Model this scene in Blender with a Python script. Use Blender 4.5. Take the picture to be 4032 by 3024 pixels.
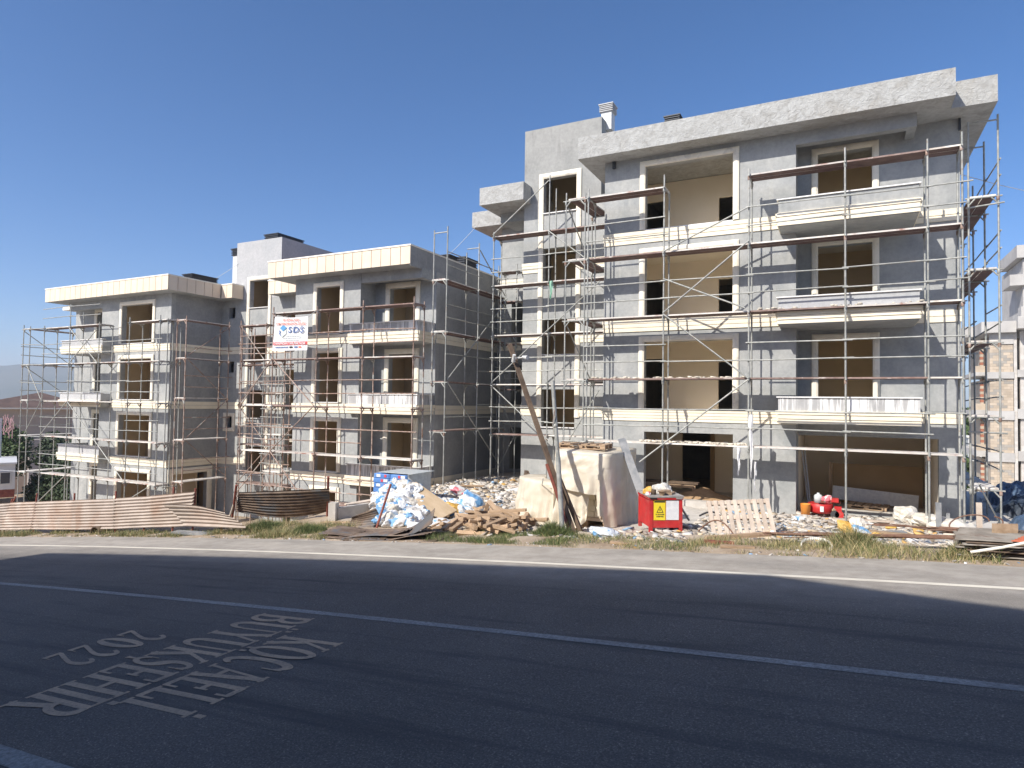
import bpy, bmesh, math, random
import numpy as np
from mathutils import Vector, Matrix, noise as mnoise

# ------------------------------------------------------------------ camera, sky, sun, exposure
scene = bpy.context.scene
for _o in list(bpy.data.objects):
    bpy.data.objects.remove(_o)
COL = scene.collection
R = math.radians

cam_data = bpy.data.cameras.new('camera')
cam = bpy.data.objects.new('camera', cam_data)
COL.objects.link(cam)
cam_data.sensor_width = 36.0
cam_data.lens = 2539.5 / 4032.0 * 36.0
cam_data.clip_start = 0.1
cam_data.clip_end = 20000.0
def _cam_matrix(p, r, y):
    f0 = Vector((-math.sin(y), math.cos(y), 0)); r0 = Vector((math.cos(y), math.sin(y), 0)); u0 = Vector((0, 0, 1))
    f = f0 * math.cos(p) + u0 * math.sin(p); u = u0 * math.cos(p) - f0 * math.sin(p)
    rt = r0 * math.cos(r) + u * math.sin(r); up = u * math.cos(r) - r0 * math.sin(r)
    m = Matrix.Identity(4)
    for i in range(3):
        m[i][0] = rt[i]; m[i][1] = up[i]; m[i][2] = -f[i]
    m.translation = Vector((0, 0, 2.5))
    return m
cam.matrix_world = _cam_matrix(R(1.8149), R(0.8031), R(27.123))
scene.camera = cam

SUN_DIR = Vector((0.42, 1.0, -0.90)).normalized()          # the way the light travels
SUN_ELEV = math.asin(-SUN_DIR.z)
world = bpy.data.worlds.new('World')
scene.world = world
world.use_nodes = True
_nt = world.node_tree
_nt.nodes.clear()
_sky = _nt.nodes.new('ShaderNodeTexSky')
_sky.sky_type = 'NISHITA'
_sky.sun_disc = False
_sky.sun_elevation = SUN_ELEV
_sky.sun_rotation = math.atan2(-SUN_DIR.x, -SUN_DIR.y)
_sky.altitude = 50.0
_sky.air_density = 0.65
_sky.dust_density = 1.2
_sky.ozone_density = 2.4
_bg = _nt.nodes.new('ShaderNodeBackground')
_bg.inputs["Strength"].default_value = 0.15
_wo = _nt.nodes.new('ShaderNodeOutputWorld')
_hs = _nt.nodes.new('ShaderNodeHueSaturation')
_hs.inputs['Hue'].default_value = 0.502; _hs.inputs['Saturation'].default_value = 1.28; _hs.inputs['Value'].default_value = 1.02
_nt.links.new(_sky.outputs[0], _hs.inputs['Color']); _nt.links.new(_hs.outputs[0], _bg.inputs['Color'])
_nt.links.new(_bg.outputs[0], _wo.inputs['Surface'])

sun_data = bpy.data.lights.new('sun', 'SUN')
sun_data.energy = 5.0
sun_data.angle = R(0.5)
sun_data.color = (1.0, 0.945, 0.86)
sun = bpy.data.objects.new('sun', sun_data)
COL.objects.link(sun)
sun.rotation_euler = SUN_DIR.to_track_quat('-Z', 'Y').to_euler()
sun.location = (-20, -40, 40)

scene.view_settings.view_transform = 'Standard'
scene.view_settings.look = 'None'
scene.view_settings.gamma = 1.0
scene.view_settings.exposure = 0.33
scene.view_settings.use_curve_mapping = False
scene.render.engine = 'CYCLES'
scene.cycles.max_bounces = 8
scene.cycles.diffuse_bounces = 6

rng = random.Random(7)
nrg = np.random.default_rng(11)

# ------------------------------------------------------------------ materials
def _new(name):
    m = bpy.data.materials.new(name); m.use_nodes = True
    nt = m.node_tree
    b = nt.nodes['Principled BSDF']
    return m, nt, b
def _pos(nt, mode, scale):
    if mode == 'world':
        g = nt.nodes.new('ShaderNodeNewGeometry'); out = g.outputs['Position']
    else:
        g = nt.nodes.new('ShaderNodeTexCoord'); out = g.outputs['Object']
    mp = nt.nodes.new('ShaderNodeMapping'); mp.inputs['Scale'].default_value = scale
    nt.links.new(out, mp.inputs['Vector'])
    return mp.outputs[0]
def _noise(nt, vec, scale, detail=5, rough=0.55, dist=0.0):
    n = nt.nodes.new('ShaderNodeTexNoise')
    n.inputs['Scale'].default_value = scale; n.inputs['Detail'].default_value = detail
    n.inputs['Roughness'].default_value = rough; n.inputs['Distortion'].default_value = dist
    nt.links.new(vec, n.inputs['Vector'])
    return n.outputs['Fac']
def _ramp(nt, fac, stops):
    r = nt.nodes.new('ShaderNodeValToRGB')
    els = r.color_ramp.elements
    while len(els) < len(stops): els.new(0.5)
    for e, (p, c) in zip(els, stops):
        e.position = p; e.color = (*c, 1.0) if len(c) == 3 else c
    nt.links.new(fac, r.inputs['Fac'])
    return r.outputs['Color']
def _mix(nt, a, b, fac, mode='MIX'):
    m = nt.nodes.new('ShaderNodeMix'); m.data_type = 'RGBA'; m.blend_type = mode
    for s, v in ((m.inputs[6], a), (m.inputs[7], b)):
        if isinstance(v, tuple): s.default_value = (*v, 1.0)
        else: nt.links.new(v, s)
    if isinstance(fac, (int, float)): m.inputs[0].default_value = fac
    else: nt.links.new(fac, m.inputs[0])
    return m.outputs[2]
def _bump(nt, b, height, strength, dist=0.02):
    bp = nt.nodes.new('ShaderNodeBump')
    bp.inputs['Strength'].default_value = strength; bp.inputs['Distance'].default_value = dist
    nt.links.new(height, bp.inputs['Height']); nt.links.new(bp.outputs[0], b.inputs['Normal'])
def M(name, c, c2=None, scale=3.0, rough=0.8, metal=0.0, bump=0.0, bscale=40.0, lo=0.38, hi=0.62, stretch=(1, 1, 1),
      c3=None, scale3=0.8, f3=(0.55, 0.68), rnd=0.0, mode='world', bdist=0.02, dist=0.0):
    m, nt, b = _new(name)
    b.inputs['Roughness'].default_value = rough; b.inputs['Metallic'].default_value = metal
    v = _pos(nt, mode, stretch)
    col = None
    if c2 is not None:
        col = _ramp(nt, _noise(nt, v, scale, 6, 0.6, dist), [(lo, c), (hi, c2)])
    if c3 is not None:
        f = _ramp(nt, _noise(nt, v, scale3, 4, 0.6, 0.6), [(f3[0], (0, 0, 0)), (f3[1], (1, 1, 1))])
        col = _mix(nt, col if col is not None else c, c3, f)
    if rnd:
        oi = nt.nodes.new('ShaderNodeObjectInfo')
        mr = nt.nodes.new('ShaderNodeMapRange'); mr.inputs['To Min'].default_value = 1 - rnd; mr.inputs['To Max'].default_value = 1 + rnd
        nt.links.new(oi.outputs['Random'], mr.inputs['Value'])
        hs = nt.nodes.new('ShaderNodeHueSaturation')
        nt.links.new(mr.outputs[0], hs.inputs['Value'])
        if col is None: hs.inputs['Color'].default_value = (*c, 1)
        else: nt.links.new(col, hs.inputs['Color'])
        col = hs.outputs[0]
    if col is None: b.inputs['Base Color'].default_value = (*c, 1)
    else: nt.links.new(col, b.inputs['Base Color'])
    if bump:
        _bump(nt, b, _noise(nt, v, bscale, 5, 0.6), bump, bdist)
    return m

MAT = {}
def _plaster(name, a, b_, c, patch, bumpy=0.25):
    m, nt, b = _new(name)
    b.inputs['Roughness'].default_value = 0.92
    v = _pos(nt, 'world', (1, 1, 1)); vs = _pos(nt, 'world', (2.2, 2.2, 0.35))
    col = _ramp(nt, _noise(nt, v, 1.1, 7, 0.62, 0.4), [(0.36, a), (0.5, b_), (0.64, c)])
    f = _ramp(nt, _noise(nt, vs, 1.6, 5, 0.6, 0.2), [(0.56, (0, 0, 0)), (0.72, (1, 1, 1))])
    col = _mix(nt, col, patch, f)
    f2 = _ramp(nt, _noise(nt, v, 9, 6, 0.7), [(0.3, (0.87, 0.87, 0.87)), (0.7, (1.09, 1.09, 1.09))])
    col = _mix(nt, col, f2, 1.0, 'MULTIPLY')
    nt.links.new(col, b.inputs['Base Color'])
    _bump(nt, b, _noise(nt, v, 25, 8, 0.7), bumpy, 0.02)
    return m
MAT['plaster'] = _plaster('grey_plaster', (0.295, 0.308, 0.306), (0.345, 0.353, 0.348), (0.395, 0.40, 0.388), (0.40, 0.402, 0.385))
MAT['plaster_shade_side'] = _plaster('grey_plaster_shaded_side', (0.275, 0.282, 0.28), (0.31, 0.315, 0.312), (0.345, 0.348, 0.342), (0.325, 0.328, 0.32))  # same plaster, shade put into the colour for sides turned from the sun
MAT['plaster_light'] = _plaster('tower_plaster', (0.285, 0.288, 0.277), (0.32, 0.322, 0.308), (0.355, 0.355, 0.34), (0.265, 0.265, 0.255))
MAT['plaster_smooth'] = _plaster('smooth_plaster', (0.40, 0.41, 0.42), (0.43, 0.435, 0.44), (0.46, 0.46, 0.465), (0.42, 0.425, 0.43), 0.1)
def _fascia():
    m, nt, b = _new('rough_render')
    b.inputs['Roughness'].default_value = 0.9
    v = _pos(nt, 'world', (1, 1, 1))
    n1 = _noise(nt, v, 3.2, 8, 0.65, 1.2)
    col = _ramp(nt, n1, [(0.3, (0.30, 0.295, 0.275)), (0.46, (0.385, 0.385, 0.37)), (0.62, (0.455, 0.46, 0.445))])
    f = _ramp(nt, _noise(nt, v, 0.55, 5, 0.6, 0.5), [(0.56, (0, 0, 0)), (0.74, (1, 1, 1))])
    col = _mix(nt, col, (0.33, 0.31, 0.275), f)
    nt.links.new(col, b.inputs['Base Color'])
    _bump(nt, b, _noise(nt, v, 7, 6, 0.6, 1.6), 0.9, 0.05)
    return m
MAT['fascia'] = _fascia()
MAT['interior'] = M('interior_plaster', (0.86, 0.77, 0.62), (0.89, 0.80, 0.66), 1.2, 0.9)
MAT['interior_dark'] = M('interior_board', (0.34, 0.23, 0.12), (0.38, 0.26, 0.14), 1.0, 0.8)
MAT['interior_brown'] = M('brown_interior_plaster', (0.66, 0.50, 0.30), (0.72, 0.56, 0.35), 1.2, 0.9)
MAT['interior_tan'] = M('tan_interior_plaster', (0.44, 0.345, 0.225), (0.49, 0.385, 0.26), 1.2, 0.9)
MAT['slab'] = M('interior_ceiling', (0.78, 0.71, 0.58), (0.82, 0.75, 0.62), 1.0, 0.9)
MAT['cream'] = M('cream_moulding', (0.81, 0.73, 0.565), (0.86, 0.785, 0.63), 2.0, 0.75, bump=0.08, bscale=60, rnd=0.05)
MAT['cream_frame'] = M('cream_frame', (0.80, 0.74, 0.60), (0.86, 0.80, 0.68), 1.3, 0.75, bump=0.08, bscale=60, c3=(0.66, 0.61, 0.52), scale3=2.2)
MAT['panel'] = M('cream_cladding', (0.72, 0.60, 0.46), (0.77, 0.655, 0.51), 1.2, 0.7, bump=0.05, bscale=50, rnd=0.035)
MAT['joint'] = M('cladding_backing', (0.30, 0.15, 0.09), None, rough=0.9)
MAT['coping'] = M('white_coping', (0.82, 0.78, 0.68), (0.86, 0.83, 0.75), 3.0, 0.6)
MAT['sill'] = M('pale_sill', (0.74, 0.73, 0.71), (0.82, 0.81, 0.79), 5.0, 0.45)
def _splash(name):
    m, nt, b = _new(name)
    b.inputs['Roughness'].default_value = 0.85
    v = _pos(nt, 'world', (1, 1, 1)); vs = _pos(nt, 'world', (7.0, 7.0, 0.55)); vl = _pos(nt, 'world', (0.9, 0.9, 0.15))
    base = _ramp(nt, _noise(nt, v, 1.5, 6, 0.6), [(0.35, (0.34, 0.34, 0.34)), (0.65, (0.43, 0.425, 0.42))])
    f = _ramp(nt, _noise(nt, vs, 1.4, 4, 0.6, 0.3), [(0.44, (0, 0, 0)), (0.55, (1, 1, 1))])
    g = _ramp(nt, _noise(nt, vl, 1.7, 2, 0.5), [(0.36, (0, 0, 0)), (0.50, (1, 1, 1))])
    k = _mix(nt, f, g, 1.0, 'MULTIPLY')
    nt.links.new(_mix(nt, base, (0.78, 0.78, 0.77), k), b.inputs['Base Color'])
    _bump(nt, b, _noise(nt, v, 22, 6, 0.7), 0.2)
    return m
MAT['splash'] = _splash('plaster_with_white_brush_marks')
MAT['louver'] = M('dark_louvre_metal', (0.045, 0.05, 0.06), None, rough=0.5, metal=0.3)
MAT['louver_grey'] = M('grey_louvre_metal', (0.40, 0.41, 0.42), (0.5, 0.5, 0.5), 6, 0.5)
MAT['white_metal'] = M('white_metal', (0.58, 0.58, 0.56), (0.64, 0.64, 0.62), 6, 0.5)
MAT['galv'] = M('galvanised_tube', (0.28, 0.29, 0.27), (0.42, 0.42, 0.39), 6.0, 0.55, 0.25, c3=(0.30, 0.24, 0.18), scale3=3.0, f3=(0.62, 0.72), rnd=0.12)
MAT['rustpole'] = M('rusty_tube', (0.24, 0.15, 0.11), (0.42, 0.33, 0.28), 5.0, 0.7, 0.15, c3=(0.46, 0.46, 0.43), scale3=2.0, f3=(0.55, 0.65), rnd=0.2)
MAT['darkpole'] = M('brown_tube', (0.10, 0.075, 0.07), (0.16, 0.12, 0.11), 5.0, 0.7, 0.15)
MAT['plank_under'] = M('shade_dark_plank_underside', (0.10, 0.055, 0.05), (0.16, 0.10, 0.085), 3.0, 0.8)  # red-brown underside paint, with the shade beneath the decks darkened into it
MAT['plank'] = M('steel_plank', (0.55, 0.50, 0.46), (0.66, 0.63, 0.58), 4.0, 0.7, 0.05, c3=(0.36, 0.20, 0.16), scale3=1.6, f3=(0.56, 0.66), rnd=0.12)
MAT['plank_red'] = M('red_oxide_plank', (0.20, 0.125, 0.105), (0.32, 0.235, 0.205), 4.0, 0.75, 0.0, c3=(0.58, 0.52, 0.47), scale3=2.2, f3=(0.6, 0.66), rnd=0.15)
MAT['plank_pale'] = M('dusty_plank', (0.64, 0.60, 0.54), (0.76, 0.73, 0.68), 5.0, 0.85, c3=(0.48, 0.40, 0.33), scale3=1.6, rnd=0.1)
MAT['fence'] = M('pinkish_rusty_sheet', (0.40, 0.33, 0.275), (0.50, 0.425, 0.365), 1.5, 0.6, 0.1, c3=(0.36, 0.25, 0.185), scale3=0.9, f3=(0.5, 0.75), rnd=0.08)
MAT['rustsheet'] = M('brown_rusty_sheet', (0.11, 0.075, 0.055), (0.215, 0.16, 0.12), 3.0, 0.65, 0.1, c3=(0.12, 0.12, 0.125), scale3=1.4, f3=(0.5, 0.62), rnd=0.15)
MAT['redrust'] = M('red_oxide_steel', (0.20, 0.05, 0.035), (0.28, 0.09, 0.06), 6.0, 0.7)
MAT['wood'] = M('weathered_timber', (0.36, 0.245, 0.15), (0.50, 0.36, 0.24), 3.0, 0.85, bump=0.3, bscale=30, stretch=(1, 1, 1), mode='object', rnd=0.22)
MAT['wood_pale'] = M('grey_pallet_timber', (0.50, 0.41, 0.33), (0.62, 0.53, 0.44), 4.0, 0.85, bump=0.2, bscale=30, rnd=0.14)
MAT['wood_dark'] = M('dark_timber', (0.085, 0.058, 0.04), (0.165, 0.115, 0.078), 3.0, 0.85, bump=0.3, bscale=30, rnd=0.15)
MAT['board'] = M('formwork_board', (0.38, 0.28, 0.17), (0.48, 0.37, 0.25), 2.0, 0.7, stretch=(1, 1, 1), mode='object', bump=0.1)
MAT['greyboard'] = M('grey_dusty_board', (0.19, 0.20, 0.21), (0.31, 0.31, 0.31), 4.0, 0.8)
MAT['red'] = M('red_machine_paint', (0.44, 0.02, 0.022), (0.54, 0.032, 0.03), 3.0, 0.5, c3=(0.42, 0.11, 0.09), scale3=4.0, f3=(0.52, 0.75))
MAT['yellow'] = M('yellow_sticker', (0.80, 0.62, 0.02), (0.82, 0.66, 0.05), 5.0, 0.5)
MAT['black'] = M('black_print', (0.02, 0.02, 0.02), None, rough=0.6)
MAT['white'] = M('white_print', (0.78, 0.78, 0.78), (0.66, 0.66, 0.68), 9.0, 0.6)
MAT['oldsheet'] = M('old_brown_grey_sheet', (0.20, 0.175, 0.145), (0.30, 0.27, 0.23), 3.0, 0.7, 0.1, c3=(0.15, 0.09, 0.06), scale3=2.0)
MAT['steelplate'] = M('dusty_steel_plate', (0.26, 0.25, 0.24), (0.46, 0.43, 0.40), 6.0, 0.6, 0.2)
MAT['orange'] = M('orange_plastic', (0.78, 0.26, 0.035), (0.80, 0.32, 0.06), 5.0, 0.5)
MAT['cement'] = M('grey_cement_spatter', (0.50, 0.47, 0.44), (0.64, 0.61, 0.57), 6.0, 0.9)
MAT['concrete'] = M('pale_concrete', (0.46, 0.43, 0.39), (0.58, 0.55, 0.51), 2.5, 0.9, bump=0.2, bscale=20)
MAT['concrete_grey'] = M('grey_concrete', (0.40, 0.385, 0.365), (0.50, 0.485, 0.46), 0.7, 0.9, bump=0.15, bscale=10)
MAT['block'] = M('pumice_block', (0.44, 0.365, 0.28), (0.50, 0.42, 0.33), 2.0, 0.95, rnd=0.13)
MAT['greyblock'] = M('grey_block', (0.32, 0.295, 0.26), (0.37, 0.34, 0.30), 2.0, 0.95, rnd=0.1)
MAT['brick'] = M('red_brick', (0.30, 0.12, 0.075), (0.37, 0.155, 0.10), 3.0, 0.9, rnd=0.1)
MAT['mortar'] = M('mortar', (0.44, 0.38, 0.30), None, rough=0.95)
MAT['white_block'] = M('aerated_block', (0.78, 0.73, 0.62), (0.84, 0.79, 0.68), 3.0, 0.9, rnd=0.05)
MAT['rooftile'] = M('brown_roof', (0.095, 0.062, 0.052), (0.13, 0.085, 0.07), 1.2, 0.85)
MAT['housewall'] = M('beige_house_wall', (0.36, 0.29, 0.24), (0.40, 0.33, 0.27), 0.7, 0.9)
MAT['housewall2'] = M('grey_house_wall', (0.30, 0.27, 0.25), (0.33, 0.30, 0.28), 0.7, 0.9)
MAT['trailer'] = M('white_cabin_panel', (0.62, 0.62, 0.62), (0.70, 0.70, 0.70), 2.0, 0.5)
MAT['glass'] = M('dark_window_glass', (0.05, 0.06, 0.075), None, rough=0.15)
MAT['pink'] = M('pink_netting', (0.55, 0.30, 0.30), (0.62, 0.40, 0.38), 4.0, 0.8)
MAT['bark'] = M('bark', (0.09, 0.065, 0.045), (0.14, 0.11, 0.08), 6.0, 0.9)
MAT['plastic_clear'] = M('pale_plastic', (0.62, 0.66, 0.66), (0.5, 0.54, 0.55), 9.0, 0.3)
MAT['bucketgrey'] = M('grey_plastic', (0.45, 0.46, 0.46), None, rough=0.5)
MAT['rebar'] = M('rusty_rebar', (0.13, 0.065, 0.04), (0.22, 0.125, 0.085), 5.0, 0.8)
MAT['hose'] = M('cream_belt', (0.74, 0.70, 0.60), (0.82, 0.79, 0.70), 8.0, 0.7)
MAT['sand'] = M('brown_sand', (0.34, 0.22, 0.12), (0.42, 0.28, 0.16), 5.0, 0.95, bump=0.5, bscale=40)
MAT['cable'] = M('pale_cable', (0.55, 0.58, 0.60), None, rough=0.6)
MAT['dark_cloth'] = M('dark_plastic', (0.05, 0.05, 0.055), None, rough=0.6)
def _leafmat(name, a, b_):
    m, nt, b = _new(name)
    b.inputs['Roughness'].default_value = 0.7
    v = _pos(nt, 'world', (1, 1, 1))
    nt.links.new(_ramp(nt, _noise(nt, v, 2.5, 3), [(0.35, a), (0.65, b_)]), b.inputs['Base Color'])
    b.inputs['Subsurface Weight'].default_value = 0.0
    return m
MAT['leaf'] = _leafmat('green_leaves', (0.035, 0.065, 0.018), (0.085, 0.125, 0.035))
MAT['leaf2'] = _leafmat('dark_leaves', (0.022, 0.04, 0.016), (0.05, 0.075, 0.028))
MAT['hillwood'] = _leafmat('wooded_slope', (0.05, 0.075, 0.035), (0.12, 0.14, 0.07))
MAT['farhill'] = M('far_hill_scrub', (0.05, 0.07, 0.045), (0.09, 0.10, 0.07), 0.004, 0.95)

def _colattr(name, rough=0.9, bump=0.0):
    m, nt, b = _new(name)
    b.inputs['Roughness'].default_value = rough
    a = nt.nodes.new('ShaderNodeAttribute'); a.attribute_name = 'Col'
    nt.links.new(a.outputs['Color'], b.inputs['Base Color'])
    if bump:
        _bump(nt, b, _noise(nt, _pos(nt, 'world', (1, 1, 1)), 30, 5), bump)
    return m
MAT['chips'] = _colattr('mixed_debris')
MAT['blades'] = _colattr('grass_blades', 0.8)

def _asphalt():
    m, nt, b = _new('worn_asphalt')
    v = _pos(nt, 'world', (1, 1, 1))
    sp = nt.nodes.new('ShaderNodeSeparateXYZ')
    g = nt.nodes.new('ShaderNodeNewGeometry'); nt.links.new(g.outputs['Position'], sp.inputs[0])
    base = _ramp(nt, _noise(nt, v, 0.5, 6, 0.65, 0.5), [(0.3, (0.108, 0.099, 0.090)), (0.7, (0.148, 0.135, 0.121))])
    agg = _ramp(nt, _noise(nt, v, 55, 3, 0.8), [(0.34, (0.55, 0.55, 0.55)), (0.48, (0.95, 0.95, 0.95)), (0.58, (1.12, 1.12, 1.12)), (0.66, (2.7, 2.6, 2.4))])
    vo = nt.nodes.new('ShaderNodeTexVoronoi'); vo.inputs['Scale'].default_value = 45
    nt.links.new(v, vo.inputs['Vector'])
    sel = _ramp(nt, vo.outputs['Color'], [(0.86, (0.98, 0.98, 0.98)), (0.97, (1.35, 1.33, 1.28))])
    col = _mix(nt, base, agg, 1.0, 'MULTIPLY')
    col = _mix(nt, col, sel, 1.0, 'MULTIPLY')
    # darker worn wheel tracks running with the road
    tr = _pos(nt, 'world', (0.16, 2.3, 1))
    f = _ramp(nt, _noise(nt, tr, 1.3, 5, 0.6), [(0.52, (0, 0, 0)), (0.68, (1, 1, 1))])
    col = _mix(nt, col, (0.055, 0.056, 0.058), _mix(nt, (0, 0, 0), f, 0.8))
    # pale dust towards the site edge
    mr = nt.nodes.new('ShaderNodeMapRange'); mr.inputs['From Min'].default_value = 9.0; mr.inputs['From Max'].default_value = 11.0
    nt.links.new(sp.outputs['Y'], mr.inputs['Value'])
    dn = _ramp(nt, _noise(nt, _pos(nt, 'world', (0.35, 1, 1)), 1.7, 6, 0.65), [(0.22, (0.45, 0.45, 0.45)), (0.6, (1, 1, 1))])
    fac = _mix(nt, (0, 0, 0), dn, mr.outputs[0])
    dust = _ramp(nt, _noise(nt, v, 3.0, 7, 0.7), [(0.3, (0.33, 0.295, 0.25)), (0.7, (0.46, 0.42, 0.365))])
    col = _mix(nt, col, dust, fac)
    nt.links.new(col, b.inputs['Base Color'])
    b.inputs['Roughness'].default_value = 0.82
    _bump(nt, b, _noise(nt, v, 60, 4, 0.8), 0.7, 0.012)
    return m
MAT['asphalt'] = _asphalt()
def _paint(name, c, lo, hi, under=(0.11, 0.108, 0.105)):
    m, nt, b = _new(name)
    v = _pos(nt, 'world', (1, 1, 1))
    f = _ramp(nt, _noise(nt, v, 26, 7, 0.75), [(lo, (0, 0, 0)), (hi, (1, 1, 1))])
    f2 = _ramp(nt, _noise(nt, _pos(nt, 'world', (0.5, 2, 1)), 2.2, 4, 0.6), [(0.25, (0.45, 0.45, 0.45)), (0.6, (1, 1, 1))])
    nt.links.new(_mix(nt, under, c, _mix(nt, f, f2, 1.0, 'MULTIPLY')), b.inputs['Base Color'])
    b.inputs['Roughness'].default_value = 0.75
    return m
MAT['line_white'] = _paint('dusty_white_line', (0.72, 0.67, 0.56), 0.18, 0.42, (0.33, 0.29, 0.25))
MAT['line_grey'] = _paint('worn_grey_line', (0.36, 0.365, 0.35), 0.3, 0.6)
MAT['stencil'] = _paint('faded_orange_stencil', (0.52, 0.38, 0.25), 0.22, 0.52, (0.13, 0.12, 0.11))
def _dirt():
    m, nt, b = _new('site_dirt')
    v = _pos(nt, 'world', (1, 1, 1))
    sp = nt.nodes.new('ShaderNodeSeparateXYZ')
    g = nt.nodes.new('ShaderNodeNewGeometry'); nt.links.new(g.outputs['Position'], sp.inputs[0])
    c1 = _ramp(nt, _noise(nt, v, 1.3, 8, 0.65, 0.4), [(0.3, (0.30, 0.22, 0.145)), (0.55, (0.42, 0.33, 0.24)), (0.75, (0.50, 0.42, 0.33))])
    c2 = _ramp(nt, _noise(nt, v, 2.2, 8, 0.7, 0.4), [(0.3, (0.42, 0.38, 0.33)), (0.55, (0.60, 0.56, 0.50)), (0.75, (0.70, 0.67, 0.62))])
    mr = nt.nodes.new('ShaderNodeMapRange'); mr.inputs['From Min'].default_value = 14.2; mr.inputs['From Max'].default_value = 16.0
    nt.links.new(sp.outputs['Y'], mr.inputs['Value'])
    mx = nt.nodes.new('ShaderNodeMapRange'); mx.inputs['From Min'].default_value = -15.0; mx.inputs['From Max'].default_value = -13.0
    nt.links.new(sp.outputs['X'], mx.inputs['Value'])
    mu = nt.nodes.new('ShaderNodeMath'); mu.operation = 'MULTIPLY'
    nt.links.new(mr.outputs[0], mu.inputs[0]); nt.links.new(mx.outputs[0], mu.inputs[1])
    nt.links.new(_mix(nt, c1, c2, mu.outputs[0]), b.inputs['Base Color'])
    b.inputs['Roughness'].default_value = 0.95
    _bump(nt, b, _noise(nt, v, 12, 8, 0.75), 0.7, 0.05)
    return m
MAT['dirt'] = _dirt()
MAT['pavement'] = M('concrete_pavement', (0.30, 0.29, 0.28), (0.37, 0.36, 0.345), 1.5, 0.9, bump=0.2)

def _tarp():
    m, nt, b = _new('cream_plastic_sheet')
    v = _pos(nt, 'world', (1, 1, 1))
    col = _ramp(nt, _noise(nt, v, 1.6, 6, 0.6, 0.8), [(0.3, (0.68, 0.60, 0.47)), (0.55, (0.79, 0.72, 0.59)), (0.75, (0.86, 0.82, 0.72))])
    nt.links.new(col, b.inputs['Base Color'])
    b.inputs['Roughness'].default_value = 0.42
    w = nt.nodes.new('ShaderNodeTexNoise'); w.inputs['Scale'].default_value = 1.5; w.inputs['Detail'].default_value = 4; w.inputs['Distortion'].default_value = 1.8
    nt.links.new(v, w.inputs['Vector'])
    _bump(nt, b, w.outputs['Fac'], 0.35, 0.09)
    tr = nt.nodes.new('ShaderNodeBsdfTranslucent'); tr.inputs['Color'].default_value = (0.72, 0.62, 0.45, 1)
    ms = nt.nodes.new('ShaderNodeMixShader'); ms.inputs[0].default_value = 0.22
    out = nt.nodes['Material Output']
    nt.links.new(b.outputs[0], ms.inputs[1]); nt.links.new(tr.outputs[0], ms.inputs[2])
    nt.links.new(ms.outputs[0], out.inputs['Surface'])
    return m
MAT['tarp'] = _tarp()
def _sackmat(name, white, ink, lo, hi):
    m, nt, b = _new(name)
    v = _pos(nt, 'object', (1, 1, 1))
    oi = nt.nodes.new('ShaderNodeObjectInfo')
    ad = nt.nodes.new('ShaderNodeVectorMath'); ad.operation = 'ADD'
    nt.links.new(v, ad.inputs[0]); nt.links.new(oi.outputs['Location'], ad.inputs[1])
    f = _ramp(nt, _noise(nt, ad.outputs[0], 2.6, 2, 0.4), [(lo, (0, 0, 0)), (hi, (1, 1, 1))])
    nt.links.new(_mix(nt, white, ink, f), b.inputs['Base Color'])
    b.inputs['Roughness'].default_value = 0.45
    _bump(nt, b, _noise(nt, ad.outputs[0], 9, 4, 0.6, 1.5), 0.6, 0.03)
    return m
MAT['sack_white'] = _sackmat('white_sack_with_blue_print', (0.76, 0.77, 0.78), (0.22, 0.42, 0.66), 0.57, 0.61)
MAT['sack_blue'] = _sackmat('blue_white_sack', (0.66, 0.70, 0.74), (0.16, 0.36, 0.62), 0.46, 0.5)
MAT['sack_grey'] = _sackmat('clear_grey_sack', (0.55, 0.53, 0.50), (0.66, 0.62, 0.54), 0.45, 0.6)
MAT['sack_cream'] = _sackmat('cream_sack', (0.70, 0.64, 0.54), (0.78, 0.74, 0.66), 0.45, 0.6)
MAT['sack_orange'] = _sackmat('orange_bag', (0.62, 0.36, 0.07), (0.72, 0.46, 0.14), 0.45, 0.6)
MAT['sack_pink'] = _sackmat('white_bag_with_pink_print', (0.74, 0.73, 0.70), (0.72, 0.18, 0.22), 0.5, 0.54)
MAT['cement_bag'] = _sackmat('blue_cement_bag', (0.09, 0.22, 0.52), (0.14, 0.29, 0.60), 0.4, 0.6)
MAT['bag_red'] = M('red_print', (0.62, 0.07, 0.09), None, rough=0.5)
MAT['wrap'] = M('blue_tarpaulin', (0.055, 0.09, 0.15), (0.10, 0.155, 0.235), 2.5, 0.45, bump=0.5, bscale=6, bdist=0.06)
MAT['wrapdark'] = M('dark_grey_tarpaulin', (0.03, 0.04, 0.055), (0.06, 0.075, 0.10), 2.5, 0.5, bump=0.5, bscale=6, bdist=0.06)

# ------------------------------------------------------------------ helpers
BASE = {}
def link(o, parent=None, world=True):
    COL.objects.link(o)
    if parent is not None:
        o.parent = parent
    return o
def thing(name, label, cat, loc=(0, 0, 0), rotz=0.0, group=None, rot=None):
    o = bpy.data.objects.new(name, None)
    COL.objects.link(o)
    o.location = loc
    o.rotation_euler = rot if rot is not None else (0, 0, rotz)
    o.empty_display_size = 0.3
    o['label'] = label; o['category'] = cat
    if group: o['group'] = group
    BASE[o.name] = Vector(loc)
    return o
def tag(o, label, cat, group=None, kind=None):
    o['label'] = label; o['category'] = cat
    if group: o['group'] = group
    if kind: o['kind'] = kind
    return o
def base_of(parent):
    if parent is None: return Vector((0, 0, 0))
    return BASE.get(parent.name, Vector((0, 0, 0))) if parent.type == 'EMPTY' else (BASE.get(parent.parent.name, Vector((0, 0, 0))) if parent.parent else Vector((0, 0, 0)))

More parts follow.
